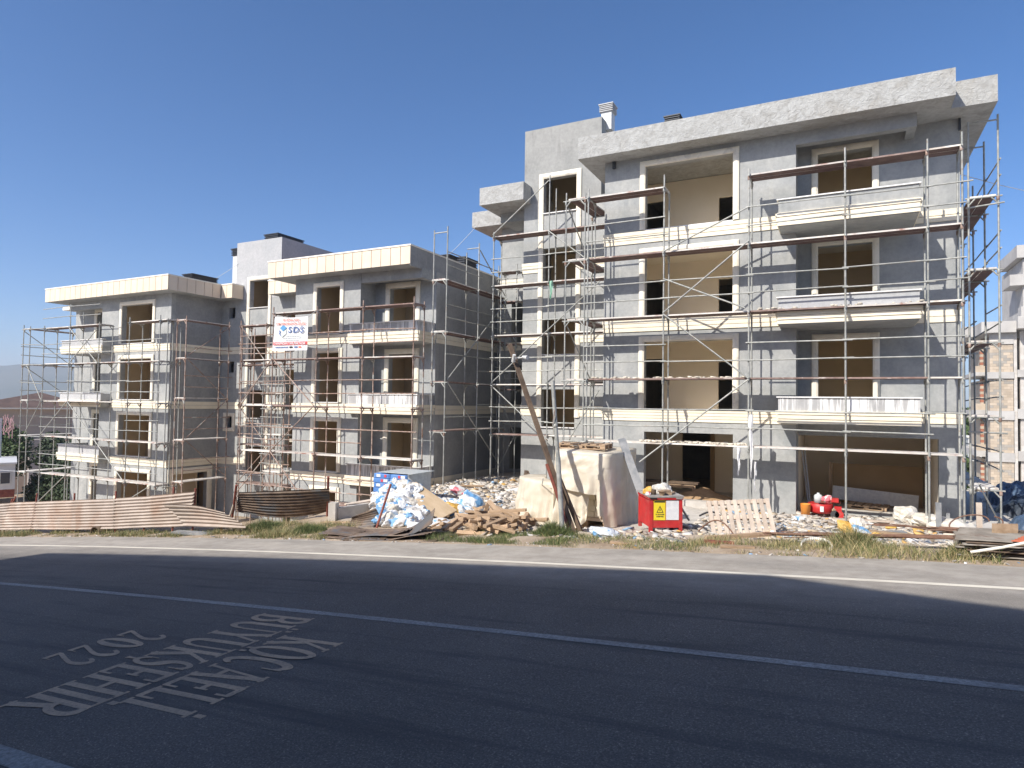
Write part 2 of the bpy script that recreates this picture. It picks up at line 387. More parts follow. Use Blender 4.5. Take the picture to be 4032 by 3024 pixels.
class MB:
    def __init__(s): s.v = []; s.f = []
    def quad(s, a, b, c, d):
        n = len(s.v); s.v += [tuple(a), tuple(b), tuple(c), tuple(d)]; s.f.append((n, n + 1, n + 2, n + 3))
    def box(s, x0, x1, y0, y1, z0, z1):
        n = len(s.v)
        s.v += [(x0, y0, z0), (x1, y0, z0), (x1, y1, z0), (x0, y1, z0), (x0, y0, z1), (x1, y0, z1), (x1, y1, z1), (x0, y1, z1)]
        for f in ((0, 3, 2, 1), (4, 5, 6, 7), (0, 1, 5, 4), (1, 2, 6, 5), (2, 3, 7, 6), (3, 0, 4, 7)): s.f.append(tuple(n + i for i in f))
        return s
    def obox(s, c, ax, ay, az):
        c, ax, ay, az = Vector(c), Vector(ax), Vector(ay), Vector(az)
        n = len(s.v)
        for k in ((-1, -1, -1), (1, -1, -1), (1, 1, -1), (-1, 1, -1), (-1, -1, 1), (1, -1, 1), (1, 1, 1), (-1, 1, 1)):
            s.v.append(tuple(c + ax * k[0] + ay * k[1] + az * k[2]))
        for f in ((0, 3, 2, 1), (4, 5, 6, 7), (0, 1, 5, 4), (1, 2, 6, 5), (2, 3, 7, 6), (3, 0, 4, 7)): s.f.append(tuple(n + i for i in f))
        return s
    def tube(s, p, q, r, n=8, r2=None, cap=True):
        p, q = Vector(p), Vector(q); d = (q - p)
        if d.length < 1e-6: return s
        d.normalize(); a = d.orthogonal().normalized(); b = d.cross(a)
        r2 = r if r2 is None else r2; k = len(s.v)
        for i in range(n):
            t = 2 * math.pi * i / n; e = a * math.cos(t) + b * math.sin(t)
            s.v.append(tuple(p + e * r)); s.v.append(tuple(q + e * r2))
        for i in range(n):
            j = (i + 1) % n; s.f.append((k + 2 * i, k + 2 * j, k + 2 * j + 1, k + 2 * i + 1))
        if cap:
            s.f.append(tuple(k + 2 * i for i in range(n))[::-1]); s.f.append(tuple(k + 2 * i + 1 for i in range(n)))
        return s
    def path(s, pts, r, n=6):
        for a, b in zip(pts[:-1], pts[1:]): s.tube(a, b, r, n)
        return s
    def prism(s, poly, z0, z1):
        k = len(s.v); n = len(poly)
        s.v += [(x, y, z0) for x, y in poly] + [(x, y, z1) for x, y in poly]
        s.f.append(tuple(range(k, k + n))[::-1]); s.f.append(tuple(range(k + n, k + 2 * n)))
        for i in range(n):
            j = (i + 1) % n; s.f.append((k + i, k + j, k + n + j, k + n + i))
        return s
    def grid(s, P):
        h = len(P); w = len(P[0]); k = len(s.v)
        for row in P: s.v += [tuple(p) for p in row]
        for i in range(h - 1):
            for j in range(w - 1):
                a = k + i * w + j; s.f.append((a, a + 1, a + w + 1, a + w))
        return s
    def lathe(s, prof, n=20, c=(0, 0, 0)):
        k = len(s.v); c = Vector(c)
        for r, z in prof:
            for i in range(n):
                t = 2 * math.pi * i / n; s.v.append((c.x + r * math.cos(t), c.y + r * math.sin(t), c.z + z))
        for a in range(len(prof) - 1):
            for i in range(n):
                j = (i + 1) % n; s.f.append((k + a * n + i, k + a * n + j, k + (a + 1) * n + j, k + (a + 1) * n + i))
        return s
    def mesh(s, name, mat, smooth=False, org=(0, 0, 0), fix=True):
        me = bpy.data.meshes.new(name)
        o = Vector(org)
        me.from_pydata([(a[0] - o.x, a[1] - o.y, a[2] - o.z) for a in s.v], [], s.f)
        if mat is not None: me.materials.append(MAT[mat] if isinstance(mat, str) else mat)
        if smooth:
            me.polygons.foreach_set('use_smooth', [True] * len(me.polygons))
        me.update()
        return me
    def build(s, name, mat, parent=None, smooth=False, local=False):
        org = (0, 0, 0) if local else base_of(parent)
        o = bpy.data.objects.new(name, s.mesh(name, mat, smooth, org))
        return link(o, parent)
def fix_normals(me):
    bm = bmesh.new(); bm.from_mesh(me); bmesh.ops.recalc_face_normals(bm, faces=bm.faces[:]); bm.to_mesh(me); bm.free()

# shared unit meshes: tube of radius 1 along +z, cube of side 1
_UNIT = {}
def unit_tube(mat):
    if ('t', mat) not in _UNIT:
        mb = MB(); mb.tube((0, 0, 0), (0, 0, 1), 1.0, 8)
        me = mb.mesh('tube', mat)
        me.polygons.foreach_set('use_smooth', [len(p.vertices) == 4 for p in me.polygons])
        _UNIT[('t', mat)] = me
    return _UNIT[('t', mat)]
def unit_cube(mat):
    if ('c', mat) not in _UNIT:
        _UNIT[('c', mat)] = MB().box(-.5, .5, -.5, .5, -.5, .5).mesh('slab', mat)
    return _UNIT[('c', mat)]
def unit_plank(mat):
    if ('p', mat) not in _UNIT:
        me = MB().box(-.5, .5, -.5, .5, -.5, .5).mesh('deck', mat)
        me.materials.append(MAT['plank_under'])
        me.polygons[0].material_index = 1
        _UNIT[('p', mat)] = me
    return _UNIT[('p', mat)]
def stick(name, mat, p, q, r, parent):
    p, q = Vector(p), Vector(q); d = q - p
    o = bpy.data.objects.new(name, unit_tube(mat))
    L = d.length
    rot = Vector((0, 0, 1)).rotation_difference(d.normalized()).to_matrix().to_4x4()
    b = base_of(parent)
    link(o, parent)
    o.matrix_basis = Matrix.Translation(p - b) @ rot @ Matrix.Diagonal((r, r, L, 1))
    return o
def beam(name, mat, c, ax, ay, az, parent):
    """box with centre c and FULL edge vectors ax, ay, az (orthogonal)"""
    o = bpy.data.objects.new(name, unit_plank(mat) if name == 'deck_plank' else unit_cube(mat))
    m = Matrix.Identity(4)
    for i, a in enumerate((ax, ay, az)):
        for k in range(3): m[k][i] = a[k]
    m.translation = Vector(c) - base_of(parent)
    link(o, parent)
    o.matrix_basis = m
    return o
def cube(name, mat, x0, x1, y0, y1, z0, z1, parent):
    return beam(name, mat, ((x0 + x1) / 2, (y0 + y1) / 2, (z0 + z1) / 2), (x1 - x0, 0, 0), (0, y1 - y0, 0), (0, 0, z1 - z0), parent)

def wall(name, mat, parent, axis, u0, u1, z0, z1, w, t, holes=()):
    """wall with real openings. axis 'y': plane y=w, thickness t behind (+y); axis 'x': plane x=w, thickness t towards +x"""
    us = sorted({u0, u1} | {min(max(h[i], u0), u1) for h in holes for i in (0, 1)})
    zs = sorted({z0, z1} | {min(max(h[i], z0), z1) for h in holes for i in (2, 3)})
    nu, nz = len(us) - 1, len(zs) - 1
    sol = [[True] * nz for _ in range(nu)]
    for i in range(nu):
        for j in range(nz):
            cu, cz = (us[i] + us[i + 1]) / 2, (zs[j] + zs[j + 1]) / 2
            for h in holes:
                if h[0] < cu < h[1] and h[2] < cz < h[3]: sol[i][j] = False
    mb = MB()
    def P(u, k, z): return (u, k, z) if axis == 'y' else (k, u, z)
    def S(i, j): return 0 <= i < nu and 0 <= j < nz and sol[i][j]
    for i in range(nu):
        for j in range(nz):
            if not sol[i][j]: continue
            a, b, c, d = us[i], us[i + 1], zs[j], zs[j + 1]
            mb.quad(P(a, w, c), P(b, w, c), P(b, w, d), P(a, w, d))
            mb.quad(P(b, w + t, c), P(a, w + t, c), P(a, w + t, d), P(b, w + t, d))
            if not S(i - 1, j): mb.quad(P(a, w + t, c), P(a, w, c), P(a, w, d), P(a, w + t, d))
            if not S(i + 1, j): mb.quad(P(b, w, c), P(b, w + t, c), P(b, w + t, d), P(b, w, d))
            if not S(i, j - 1): mb.quad(P(a, w + t, c), P(b, w + t, c), P(b, w, c), P(a, w, c))
            if not S(i, j + 1): mb.quad(P(a, w, d), P(b, w, d), P(b, w + t, d), P(a, w + t, d))
    o = mb.build(name, mat, parent)
    bm = bmesh.new(); bm.from_mesh(o.data)
    bmesh.ops.remove_doubles(bm, verts=bm.verts[:], dist=1e-4)
    bmesh.ops.recalc_face_normals(bm, faces=bm.faces[:])
    bm.to_mesh(o.data); bm.free()
    return o

_PROF = [(0.0, 0.0), (0.0, 0.045), (0.30, 0.075), (0.72, 0.075), (1.0, 0.05), (1.0, 0.0)]
def frame(parent, x0, x1, z0, z1, w, Y, axis='y', sgn=-1, bottom=False, mat='cream_frame', name='window_frame'):
    """mitred moulding round an opening (jambs and head; bottom too if asked), proud of the wall towards sgn"""
    if bottom: path = [(x0, z0, -1, -1), (x1, z0, 1, -1), (x1, z1, 1, 1), (x0, z1, -1, 1), (x0, z0, -1, -1)]
    else: path = [(x0, z0, -1, 0), (x0, z1, -1, 1), (x1, z1, 1, 1), (x1, z0, 1, 0)]
    P = []
    for (x, z, ox, oz) in path:
        row = []
        for (k, pr) in _PROF:
            u, h = x + ox * w * k, z + oz * w * k
            row.append((u, Y + sgn * pr, h) if axis == 'y' else (Y + sgn * pr, u, h))
        P.append(row)
    o = MB().grid(P).build(name, mat, parent)
    fix_normals(o.data)
    return o
def band(parent, u0, u1, z0, z1, Y, axis='y', sgn=-1, n=4, prot=(0.035, 0.05, 0.065, 0.08), mat='cream'):
    """n horizontal moulding strips, the upper ones standing further out, with a thin groove between"""
    h = (z1 - z0) / n
    for i in range(n):
        p = prot[min(i, len(prot) - 1)]
        a, b = z0 + i * h + 0.006, z0 + (i + 1) * h - 0.006
        lo, hi = (Y - p, Y - 0.0015) if sgn < 0 else (Y + 0.0015, Y + p)
        e = 0.012 * i
        if axis == 'y': cube('trim_strip', mat, u0 - e, u1 + e, lo, hi, a, b, parent)
        else: cube('trim_strip', mat, lo, hi, u0, u1 + e, a, b, parent)
# ------------------------------------------------------------------ terrain
def ss(a, b, x):
    t = min(1, max(0, (x - a) / (b - a))); return t * t * (3 - 2 * t)
def zr(x):
    if x < -90: return -4.7295 - 4.5
    if x < -45: return -4.7295 + .10 * (x + 45)
    if x > 30: return 1.578
    return .0736 * x - .0007 * x * x
def site(x):
    return -.75 + (-3.8 + .75) * ss(-14.3, -18.6, x) - 1.3 * ss(-38, -47, x) if x <= 3 else -.75
def ground_z(x, y):
    l = ss(-14, -17, x)
    a = 12.9 * (1 - l) + 14.2 * l; b = 19.5 * (1 - l) + 17.0 * l
    w = ss(a, b, y) * l + min(1, max(0, (y - a) / (b - a))) * (1 - l)
    z = zr(x) * (1 - w) + site(x) * w
    if y > 30 and x > -16:
        z += -2.9 * ss(30, 54, y)
    if y > 60: z += -7 * ss(60, 95, y) if x > -16 else -4 * ss(60, 120, y)
    if x < -58 and y > 12: z += -3.2 * ss(-58, -72, x) * ss(12, 30, y)
    return z
def lumps(x, y):
    if y < 12.35: return 0.0
    a = min(1, (y - 12.35) / 0.8)
    return a * (0.07 * mnoise.noise((x * 1.3, y * 1.3, 0)) + 0.035 * mnoise.noise((x * 4, y * 4, 3)))
def gz(x, y): return ground_z(x, y) + lumps(x, y)

xs = [-3000, -1500, -600, -300, -180, -120, -95] + [-90 + 2.5 * i for i in range(19)] + [-44 + .5 * i for i in range(51)] + [-18.6 + .2 * i for i in range(120)] + [5.5 + 1.5 * i for i in range(20)] + [40, 60, 120, 300, 800, 2000, 3000]
ys = [-3000, -900, -200, -60, -20, -6, 0, 2.3, 2.6, 6, 10, 12.1, 12.2, 12.35] + [12.5 + .15 * i for i in range(60)] + [21.6 + .7 * i for i in range(15)] + [33 + 4 * i for i in range(16)] + [110, 150, 250, 500, 1200, 3000]
def terr(x, y):
    xx = max(-120, min(60, x))
    z = ground_z(xx, y) if y > 12.1 else zr(xx)
    if y < 12.3: z -= 0.03
    if y < 2.5: z -= 0.03
    return z + (lumps(x, y) if -45 < x < 10 and y < 30 else 0)
o = MB().grid([[(x, y, terr(x, y)) for x in xs] for y in ys]).build('ground', 'dirt', smooth=True)
o['kind'] = 'structure'

def strip(name, mat, y0, y1, lift, x0=-140, x1=60, n=260, wob=0.0, ny=1):
    mb = MB()
    rows = []
    for k in range(ny + 1):
        row = []
        for i in range(n + 1):
            x = x0 + (x1 - x0) * i / n
            y = y0 + (y1 - y0) * k / ny
            if wob and k == ny: y += wob * (mnoise.noise((x * .7, 1, 0)) + .6 * mnoise.noise((x * 2.9, 5, 0)))
            row.append((x, y, zr(x) + lift))
        rows.append(row)
    o = mb.grid(rows).build(name, mat, smooth=True)
    o['kind'] = 'structure'
    return o
strip('road', 'asphalt', 2.55, 12.25, 0.0, wob=0.16, n=700, ny=2)
strip('road_edge_line', 'line_white', 10.70, 10.83, 0.004)
strip('road_centre_line', 'line_grey', 7.00, 7.14, 0.004)
strip('road_near_line', 'line_grey', 2.86, 3.06, 0.004)
mb = MB()
rows = [[], [], [], []]
for i in range(201):
    x = -140 + i
    z = zr(x)
    for r_, (y, h) in zip(rows, ((2.55, 0.0), (2.53, 0.13), (2.35, 0.134), (-3.6, 0.16))): r_.append((x, y, z + h))
o = mb.grid(rows[::-1]).build('pavement', 'pavement'); o['kind'] = 'structure'

# stencilled lettering: each letter from strokes of varying width, with serifs
SER = 0.055
LET = {
 'K': (0.66, [((.13, 0), (.13, 1), .15, 1), ((.60, 1), (.20, .42), .06, 2), ((.26, .52), (.60, 0), .15, 2)]),
 'O': (0.74, 'O'), 'C': (0.68, 'C'), '0': (0.56, '0'), '2': (0.52, '2'), 'S': (0.52, 'S'),
 'A': (0.74, [((.08, 0), (.36, 1), .055, 3), ((.36, 1), (.66, 0), .15, 3), ((.2, .34), (.54, .34), .05, 0)]),
 'E': (0.60, [((.13, 0), (.13, 1), .15, 1), ((.1, .97), (.54, .97), .055, 0), ((.1, .03), (.56, .03), .055, 0), ((.14, .52), (.44, .52), .05, 0), ((.53, .8), (.53, 1), .045, 0), ((.55, 0), (.55, .22), .045, 0), ((.43, .42), (.43, .62), .045, 0)]),
 'L': (0.58, [((.13, 0), (.13, 1), .15, 1), ((.1, .03), (.54, .03), .055, 0), ((.53, 0), (.53, .26), .05, 0)]),
 'I': (0.30, [((.15, 0), (.15, 1), .15, 1)]),
 'B': (0.64, 'B'), 'R': (0.66, 'R'),
 'U': (0.70, [((.13, .3), (.13, 1), .15, 2), ((.58, .3), (.58, 1), .06, 2), 'UB']),
 'Y': (0.66, [((.33, 0), (.33, .48), .15, 3), ((.08, 1), (.33, .45), .14, 3), ((.58, 1), (.33, .45), .055, 3)]),
 'H': (0.74, [((.13, 0), (.13, 1), .15, 1), ((.60, 0), (.60, 1), .15, 1), ((.13, .52), (.6, .52), .055, 0)]),
}
def arcpts(cx, cy, rx, ry, a0, a1, n=14):
    return [(cx + rx * math.cos(R(a0 + (a1 - a0) * i / n)), cy + ry * math.sin(R(a0 + (a1 - a0) * i / n))) for i in range(n + 1)]
def ribbon(out, pts, wf):
    L = []; Rr = []
    for i, p in enumerate(pts):
        a = pts[max(0, i - 1)]; b = pts[min(len(pts) - 1, i + 1)]
        dx, dy = b[0] - a[0], b[1] - a[1]; l = math.hypot(dx, dy) or 1
        w = (wf(i / (len(pts) - 1)) + .035) / 2
        L.append((p[0] - dy / l * w, p[1] + dx / l * w)); Rr.append((p[0] + dy / l * w, p[1] - dx / l * w))
    for i in range(len(pts) - 1): out.append((L[i], L[i + 1], Rr[i + 1], Rr[i]))
def letter_quads(ch):
    w, spec = LET[ch]
    q = []
    def seg(a, b, wd, sf):
        wd += .03; dx, dy = b[0] - a[0], b[1] - a[1]; l = math.hypot(dx, dy); nx, ny = -dy / l * wd / 2, dx / l * wd / 2
        q.append(((a[0] + nx, a[1] + ny), (b[0] + nx, b[1] + ny), (b[0] - nx, b[1] - ny), (a[0] - nx, a[1] - ny)))
        if sf:
            for e in (a, b):
                if sf >= 2 and e[1] not in (0, 1): continue
                y = e[1]; s = wd / 2 + .07
                y0, y1 = (y, y + .045) if y < .5 else (y - .045, y)
                q.append(((e[0] - s, y0), (e[0] + s, y0), (e[0] + s, y1), (e[0] - s, y1)))
    thick = lambda lo, hi: (lambda t: lo + (hi - lo) * abs(math.sin(math.pi * t)))
    if spec == 'O' or spec == '0':
        cx = w / 2; rx = w / 2 - .09
        ribbon(q, arcpts(cx, .5, rx, .47, 90, 270), thick(.05, .15)); ribbon(q, arcpts(cx, .5, rx, .47, -90, 90), thick(.05, .15))
    elif spec == 'C':
        ribbon(q, arcpts(.38, .5, .27, .47, 50, 310, 22), thick(.05, .16)); q.append(((.55, .68), (.60, .68), (.60, .98), (.55, .98)))
    elif spec == '2':
        ribbon(q, arcpts(.25, .73, .17, .24, 165, -30, 14) + [(.32, .45), (.10, .06)], lambda t: .05 + .09 * math.exp(-((t - .55) / .25) ** 2))
        q.append(((.06, .0), (.46, .0), (.46, .10), (.06, .10))); q.append(((.44, .0), (.48, .0), (.48, .22), (.44, .2)))
    elif spec == 'S':
        ribbon(q, arcpts(.26, .74, .16, .22, 25, 250, 14) + arcpts(.26, .26, .18, .22, 75, -160, 14), lambda t: .05 + .11 * math.exp(-((t - .5) / .22) ** 2))
        q.append(((.40, .72), (.44, .72), (.44, .98), (.40, .98))); q.append(((.06, .02), (.10, .02), (.10, .30), (.06, .30)))
    elif spec in ('B', 'R'):
        seg((.13, 0), (.13, 1), .15, 1)
        ribbon(q, [(.15, .97), (.3, .97)] + arcpts(.32, .755, .20, .215, 90, -90, 12) + [(.15, .54)], thick(.05, .13))
        if spec == 'B': ribbon(q, [(.15, .53), (.32, .53)] + arcpts(.34, .28, .22, .25, 90, -90, 12) + [(.15, .03)], thick(.05, .14))
        else: seg((.34, .53), (.60, 0), .15, 2)
    else:
        for s in spec:
            if s == 'UB': ribbon(q, arcpts(.355, .3, .225, .27, 180, 360, 14), lambda t: .15 - .09 * t)
            else: seg(*s)
    return w, q
lettering = thing('road_lettering', 'faded orange stencilled words painted upside down on the shaded road lane', 'road lettering', (-6.4, 5.0, zr(-6.4)))
def road_text(txt, x_base, height, y0, y1):
    ws = [LET[{'İ': 'I', 'Ü': 'U', 'Ş': 'S'}.get(c, c)][0] for c in txt]
    tot = sum(ws) + .05 * (len(ws) - 1); k = abs(y1 - y0) / tot
    y = y0
    for c, w in zip(txt, ws):
        base = {'İ': 'I', 'Ü': 'U', 'Ş': 'S'}.get(c, c)
        _, q = letter_quads(base)
        if c == 'İ': q = q + [((.08, 1.06), (.22, 1.06), (.22, 1.18), (.08, 1.18))]
        if c == 'Ü': q = q + [((.2, 1.06), (.3, 1.06), (.3, 1.16), (.2, 1.16)), ((.42, 1.06), (.52, 1.06), (.52, 1.16), (.42, 1.16))]
        if c == 'Ş': q = q + [((.22, -.16), (.34, -.16), (.30, 0), (.24, 0))]
        mb = MB()
        for n_, poly in enumerate(q):
            pts = []
            for (u, v) in poly:
                x = x_base + v * height; yy = y - u * k
                pts.append((x, yy, zr(x) + 0.003 + 0.00018 * n_))
            mb.quad(*pts)
        o = mb.build('letter', 'stencil', lettering)
        fix_normals(o.data)
        y -= (w + .05) * k
road_text('KOCAELİ', -6.36, 0.98, 6.12, 4.0)
road_text('BÜYÜKŞEHİR', -7.5, 0.98, 6.82, 3.55)
road_text('2022', -8.75, 0.82, 5.68, 4.5)
# ------------------------------------------------------------------ the two unfinished apartment buildings
def vent(parent, x0, x1, y0, y1, z0, zc, z1, body='plaster', cap='louver'):
    """chimney stack with a louvred metal cap made of stacked slats"""
    if zc > z0: cube('chimney', body, x0 + .07, x1 - .07, y0 + .07, y1 - .07, z0, zc, parent)
    mb = MB(); n = 4; h = (z1 - zc) / (n + .5)
    for i in range(n):
        mb.box(x0, x1, y0, y1, zc + i * h + .02, zc + i * h + h * .62)
        mb.box(x0 + .05, x1 - .05, y0 + .05, y1 - .05, zc + i * h, zc + (i + 1) * h)
    mb.box(x0 - .03, x1 + .03, y0 - .03, y1 + .03, z1 - h * .5, z1)
    mb.build('vent_cap', cap, parent)
def balcony(parent, x0, x1, Yf, Yb, zb, zt, zband, left_ret, right_ret, mat, band_n=3, below=True):
    """parapet box standing on the floor edge: front, returns, coping, trim strips and soffit slab"""
    t = .14
    cube('parapet', mat, x0, x1, Yf, Yf + t, zband - .02, zt - .035, parent)
    if right_ret: cube('parapet_side', mat, x1 - t, x1 - .002, Yf + t, Yb, zband - .02, zt - .035, parent)
    if left_ret: cube('parapet_side', mat, x0 + .002, x0 + t, Yf + t, Yb, zband - .02, zt - .035, parent)
    mb = MB().box(x0 - .05, x1 + .05, Yf - .05, Yf + t + .03, zt - .035, zt)
    if right_ret: mb.box(x1 - t - .03, x1 + .05, Yf + t + .03, Yb, zt - .035, zt)
    if left_ret: mb.box(x0 - .05, x0 + t + .03, Yf + t + .03, Yb, zt - .035, zt)
    mb.build('coping', 'sill', parent)
    band(parent, x0 - .01, x1 + .01, zb + .02, zband, Yf, n=band_n, prot=(.03, .055, .08, .09))
    if right_ret: band(parent, Yf - .02, Yb - .01, zb + .02, zband, x1, 'x', 1, n=band_n, prot=(.03, .055, .08, .09))
    if left_ret: band(parent, Yf - .02, Yb - .01, zb + .02, zband, x0, 'x', -1, n=band_n, prot=(.03, .055, .08, .09))
    cube('balcony_slab', 'plaster', x0 + .004, x1 - .004, Yf + .003, Yb - .002, zb, zband - .022, parent)

b1 = thing('apartment_building', 'taller unfinished grey plastered apartment block behind scaffolding right of the alley', 'apartment building', (-2.0, 21.7, -0.75), group='unfinished apartment blocks')
YF, YB = 21.68, 22.67
SIL = [2.43, 5.49, 8.57]; TOP = [4.70, 7.73, 10.77]
FL = [-0.76, 2.02, 5.08, 8.12]
# main front
wall('front_wall', 'plaster', b1, 'y', -7.50, -1.27, -1.4, 11.12, YF, .25, [(-6.03, -3.14, s, t) for s, t in zip(SIL, TOP)] + [(-6.02, -3.12, -.60, 1.64)])
wall('pillar_side', 'plaster', b1, 'x', YF + .25, YB, -1.4, 11.12, -1.52, .25, [])
wall('side_wall', 'plaster', b1, 'x', YF + .25, 30.0, -1.4, 11.12, -7.50, .25, [])
for s, t in zip(SIL, TOP):
    frame(b1, -6.03, -3.14, s, t, .19, YF)
    cube('window_sill', 'sill', -6.03, -3.14, YF - .05, YF + .22, s - .03, s + .004, b1)
for z in (2.0, 5.06, 8.12):
    if z < 3: band(b1, -7.5, -1.27, z, z + .40, YF, n=4)
    else: band(b1, -7.5, -1.27, z, z + .42, YF, n=3)
# recessed bay
wall('recess_wall', 'plaster', b1, 'y', -1.27, 3.10, -1.4, 11.12, YB, .25,
     [(-.68, .84, f + .06, t) for f, t in zip(FL[1:], (4.68, 7.68, 10.66))] + [(-1.268, 2.53, -.74, 1.65)])
for f, t in zip(FL[1:], (4.68, 7.68, 10.66)):
    frame(b1, -.68, .84, f + .5, t, .185, YB)
for z in (2.10, 5.10, 8.10): band(b1, 1.96, 3.11, z, z + .36, YB, n=2)
cube('beam', 'plaster', -1.27, 1.94, YF + .002, YF + .27, 10.72, 11.12, b1)
cube('beam_return', 'plaster', 1.70, 1.938, YF + .27, YB - .002, 10.722, 11.12, b1)
for zb, zt, zc, mt in ((2.04, 2.85, 2.44, 'splash'), (4.99, 5.83, 5.38, 'plaster_smooth'), (7.95, 8.79, 8.36, 'plaster')):
    balcony(b1, -1.70, 1.90, 20.76, YB, zb, zt, zc, True, True, mt)
wall('side_wall', 'plaster_shade_side', b1, 'x', YB + .25, 30.0, -1.4, 11.12, 2.85, .25, [])
cube('rain_pipe', 'louver', 3.06, 3.12, YB - .08, YB - .02, 10.75, 11.1, b1)
cube('rain_pipe', 'louver', -7.20, -7.10, YF - .1, YF - .01, 10.86, 11.1, b1)
# roof
cube('roof_slab', 'fascia', -8.24, 2.78, 20.90, 31.0, 11.12, 11.88, b1)
cube('roof_slab', 'fascia', 2.782, 3.87, 21.82, 31.0, 11.122, 11.878, b1)
cube('roof_slab', 'fascia', -14.02, -11.90, 24.03, 27.6, 11.12, 11.88, b1)
cube('roof_slab', 'fascia', -16.14, -14.022, 26.98, 31.0, 11.122, 11.878, b1)
cube('beam', 'plaster', -13.75, -12.25, 25.5, 27.0, 10.70, 11.118, b1)
# stair tower
tw = [(-11.30, -9.80, 10.63, 12.12), (-11.30, -9.80, 7.60, 9.13), (-11.30, -9.80, 4.62, 6.12), (-11.30, -9.80, 1.58, 3.16)]
wall('tower_wall', 'plaster_light', b1, 'y', -12.23, -8.74, 11.12, 14.34, 24.8, .25, tw[:1])
wall('tower_front_wall', 'plaster', b1, 'y', -12.23, -7.50, -1.4, 11.12, 24.8, .25, tw)
wall('tower_side', 'plaster_light', b1, 'x', 25.05, 29.6, 8, 14.34, -8.99, .25, [])
wall('tower_side', 'plaster_light', b1, 'x', 25.05, 29.6, -1.4, 14.34, -12.23, .25, [])
cube('tower_roof', 'plaster_light', -11.98, -8.99, 25.05, 29.6, 14.0, 14.2, b1)
frame(b1, -11.30, -9.80, 2.0, 12.12, .21, 24.8)
for a, b_ in ((9.18, 10.60), (6.16, 7.57), (3.2, 4.59)):
    cube('infill_panel', 'splash', -11.30, -9.80, 24.82, 24.9, a, b_, b1)
for z in (10.60, 7.57, 4.59, 1.55): cube('window_sill', 'sill', -11.32, -9.78, 24.72, 24.95, z, z + .035, b1)
for z in (2.04, 5.08, 8.12):
    band(b1, -12.25, -11.53, z, z + .44, 24.8, n=3); band(b1, -9.57, -7.51, z, z + .44, 24.8, n=3)
# set-back bay left of the tower
wall('setback_wall', 'plaster', b1, 'y', -14.90, -12.23, -1.4, 11.12, 27.76, .25, [(-14.3, -12.8, z, z + 2.0) for z in (-.6, 2.4, 5.5)])
for z in (2.1, 5.1, 8.15): band(b1, -14.9, -12.24, z, z + .4, 27.76, n=3)
wall('side_wall', 'plaster', b1, 'x', 28.0, 31.0, -1.4, 11.12, -14.90, .25, [])
vent(b1, -9.02, -8.44, 25.25, 25.85, 14.0, 14.74, 15.08, 'white_metal', 'louver_grey')
vent(b1, -6.05, -5.47, 24.3, 24.9, 11.88, 13.25, 13.62)
wall('back_wall', 'plaster', b1, 'y', -14.65, 3.1, -1.4, 11.12, 30.0, .25, [])

def rooms(parent, x0, x1, y0, Ym, Yb, fl, tops, partx, doors, mat='interior'):
    """floor slabs, cross walls and a back partition with door openings, storey by storey"""
    for f in fl: cube('floor_slab', 'slab', x0, x1, y0, Yb, f - .16, f, parent)
    for k, f in enumerate(fl):
        c = tops[k]
        wall('partition', mat, parent, 'y', x0, x1, f, c, Ym, .12, [(a, b, f + .001, f + h) for a, b, h in doors])
        for px in partx: wall('partition', mat, parent, 'x', y0, Ym - .004, f, c, px, .12, [])
rooms(b1, -7.24, -1.40, YF + .252, 24.5, 29.9, FL[1:], (4.92, 7.96, 11.1), (-7.22, -2.95), [(-6.95, -6.05, 2.3), (-4.05, -3.25, 2.15)])
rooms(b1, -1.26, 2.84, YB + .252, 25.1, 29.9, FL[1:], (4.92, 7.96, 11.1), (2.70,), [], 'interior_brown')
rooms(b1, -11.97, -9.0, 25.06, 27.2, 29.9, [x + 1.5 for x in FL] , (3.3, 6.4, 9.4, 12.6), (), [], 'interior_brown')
wall('partition', 'interior_brown', b1, 'y', -11.97, -9.0, 12.6, 14.0, 27.2, .12, [])
# ground floor
cube('floor_slab', 'concrete', -7.24, 2.84, YB + .3, 29.9, -.90, -.755, b1)
cube('threshold', 'concrete', -6.3, -2.9, YF - .12, YF + .20, -.95, -.56, b1)
wall('partition', 'interior', b1, 'x', YF + .26, 27.0, -.755, 1.85, -1.40, .12, [])
wall('partition', 'interior', b1, 'y', -7.24, -1.42, -.755, 1.85, 25.9, .12, [(-5.65, -4.55, -.75, 1.5), (-3.4, -2.6, -.75, 1.35)])
wall('partition', 'interior', b1, 'x', YB + .3, 29.0, -.755, 1.85, 2.54, .12, [])
wall('partition', 'interior', b1, 'y', -1.27, 2.53, -.755, 1.85, 26.8, .12, [])
cube('door_lining', 'interior_dark', -4.55, -4.40, 25.80, 25.9, -.75, 1.5, b1)

# ---- second block, the same design one storey lower down the slope
b2 = thing('apartment_building', 'lower unfinished grey apartment block with cream clad roof edges left of the alley', 'apartment building', (-28, 21.7, -3.8), group='unfinished apartment blocks')
D = 3.05
SIL2 = [-0.56, 2.49, 5.53]; TOP2 = [1.64, 4.68, 7.63]
FL2 = [-4.1, -1.03, 2.02, 5.06]
Z0 = -4.6
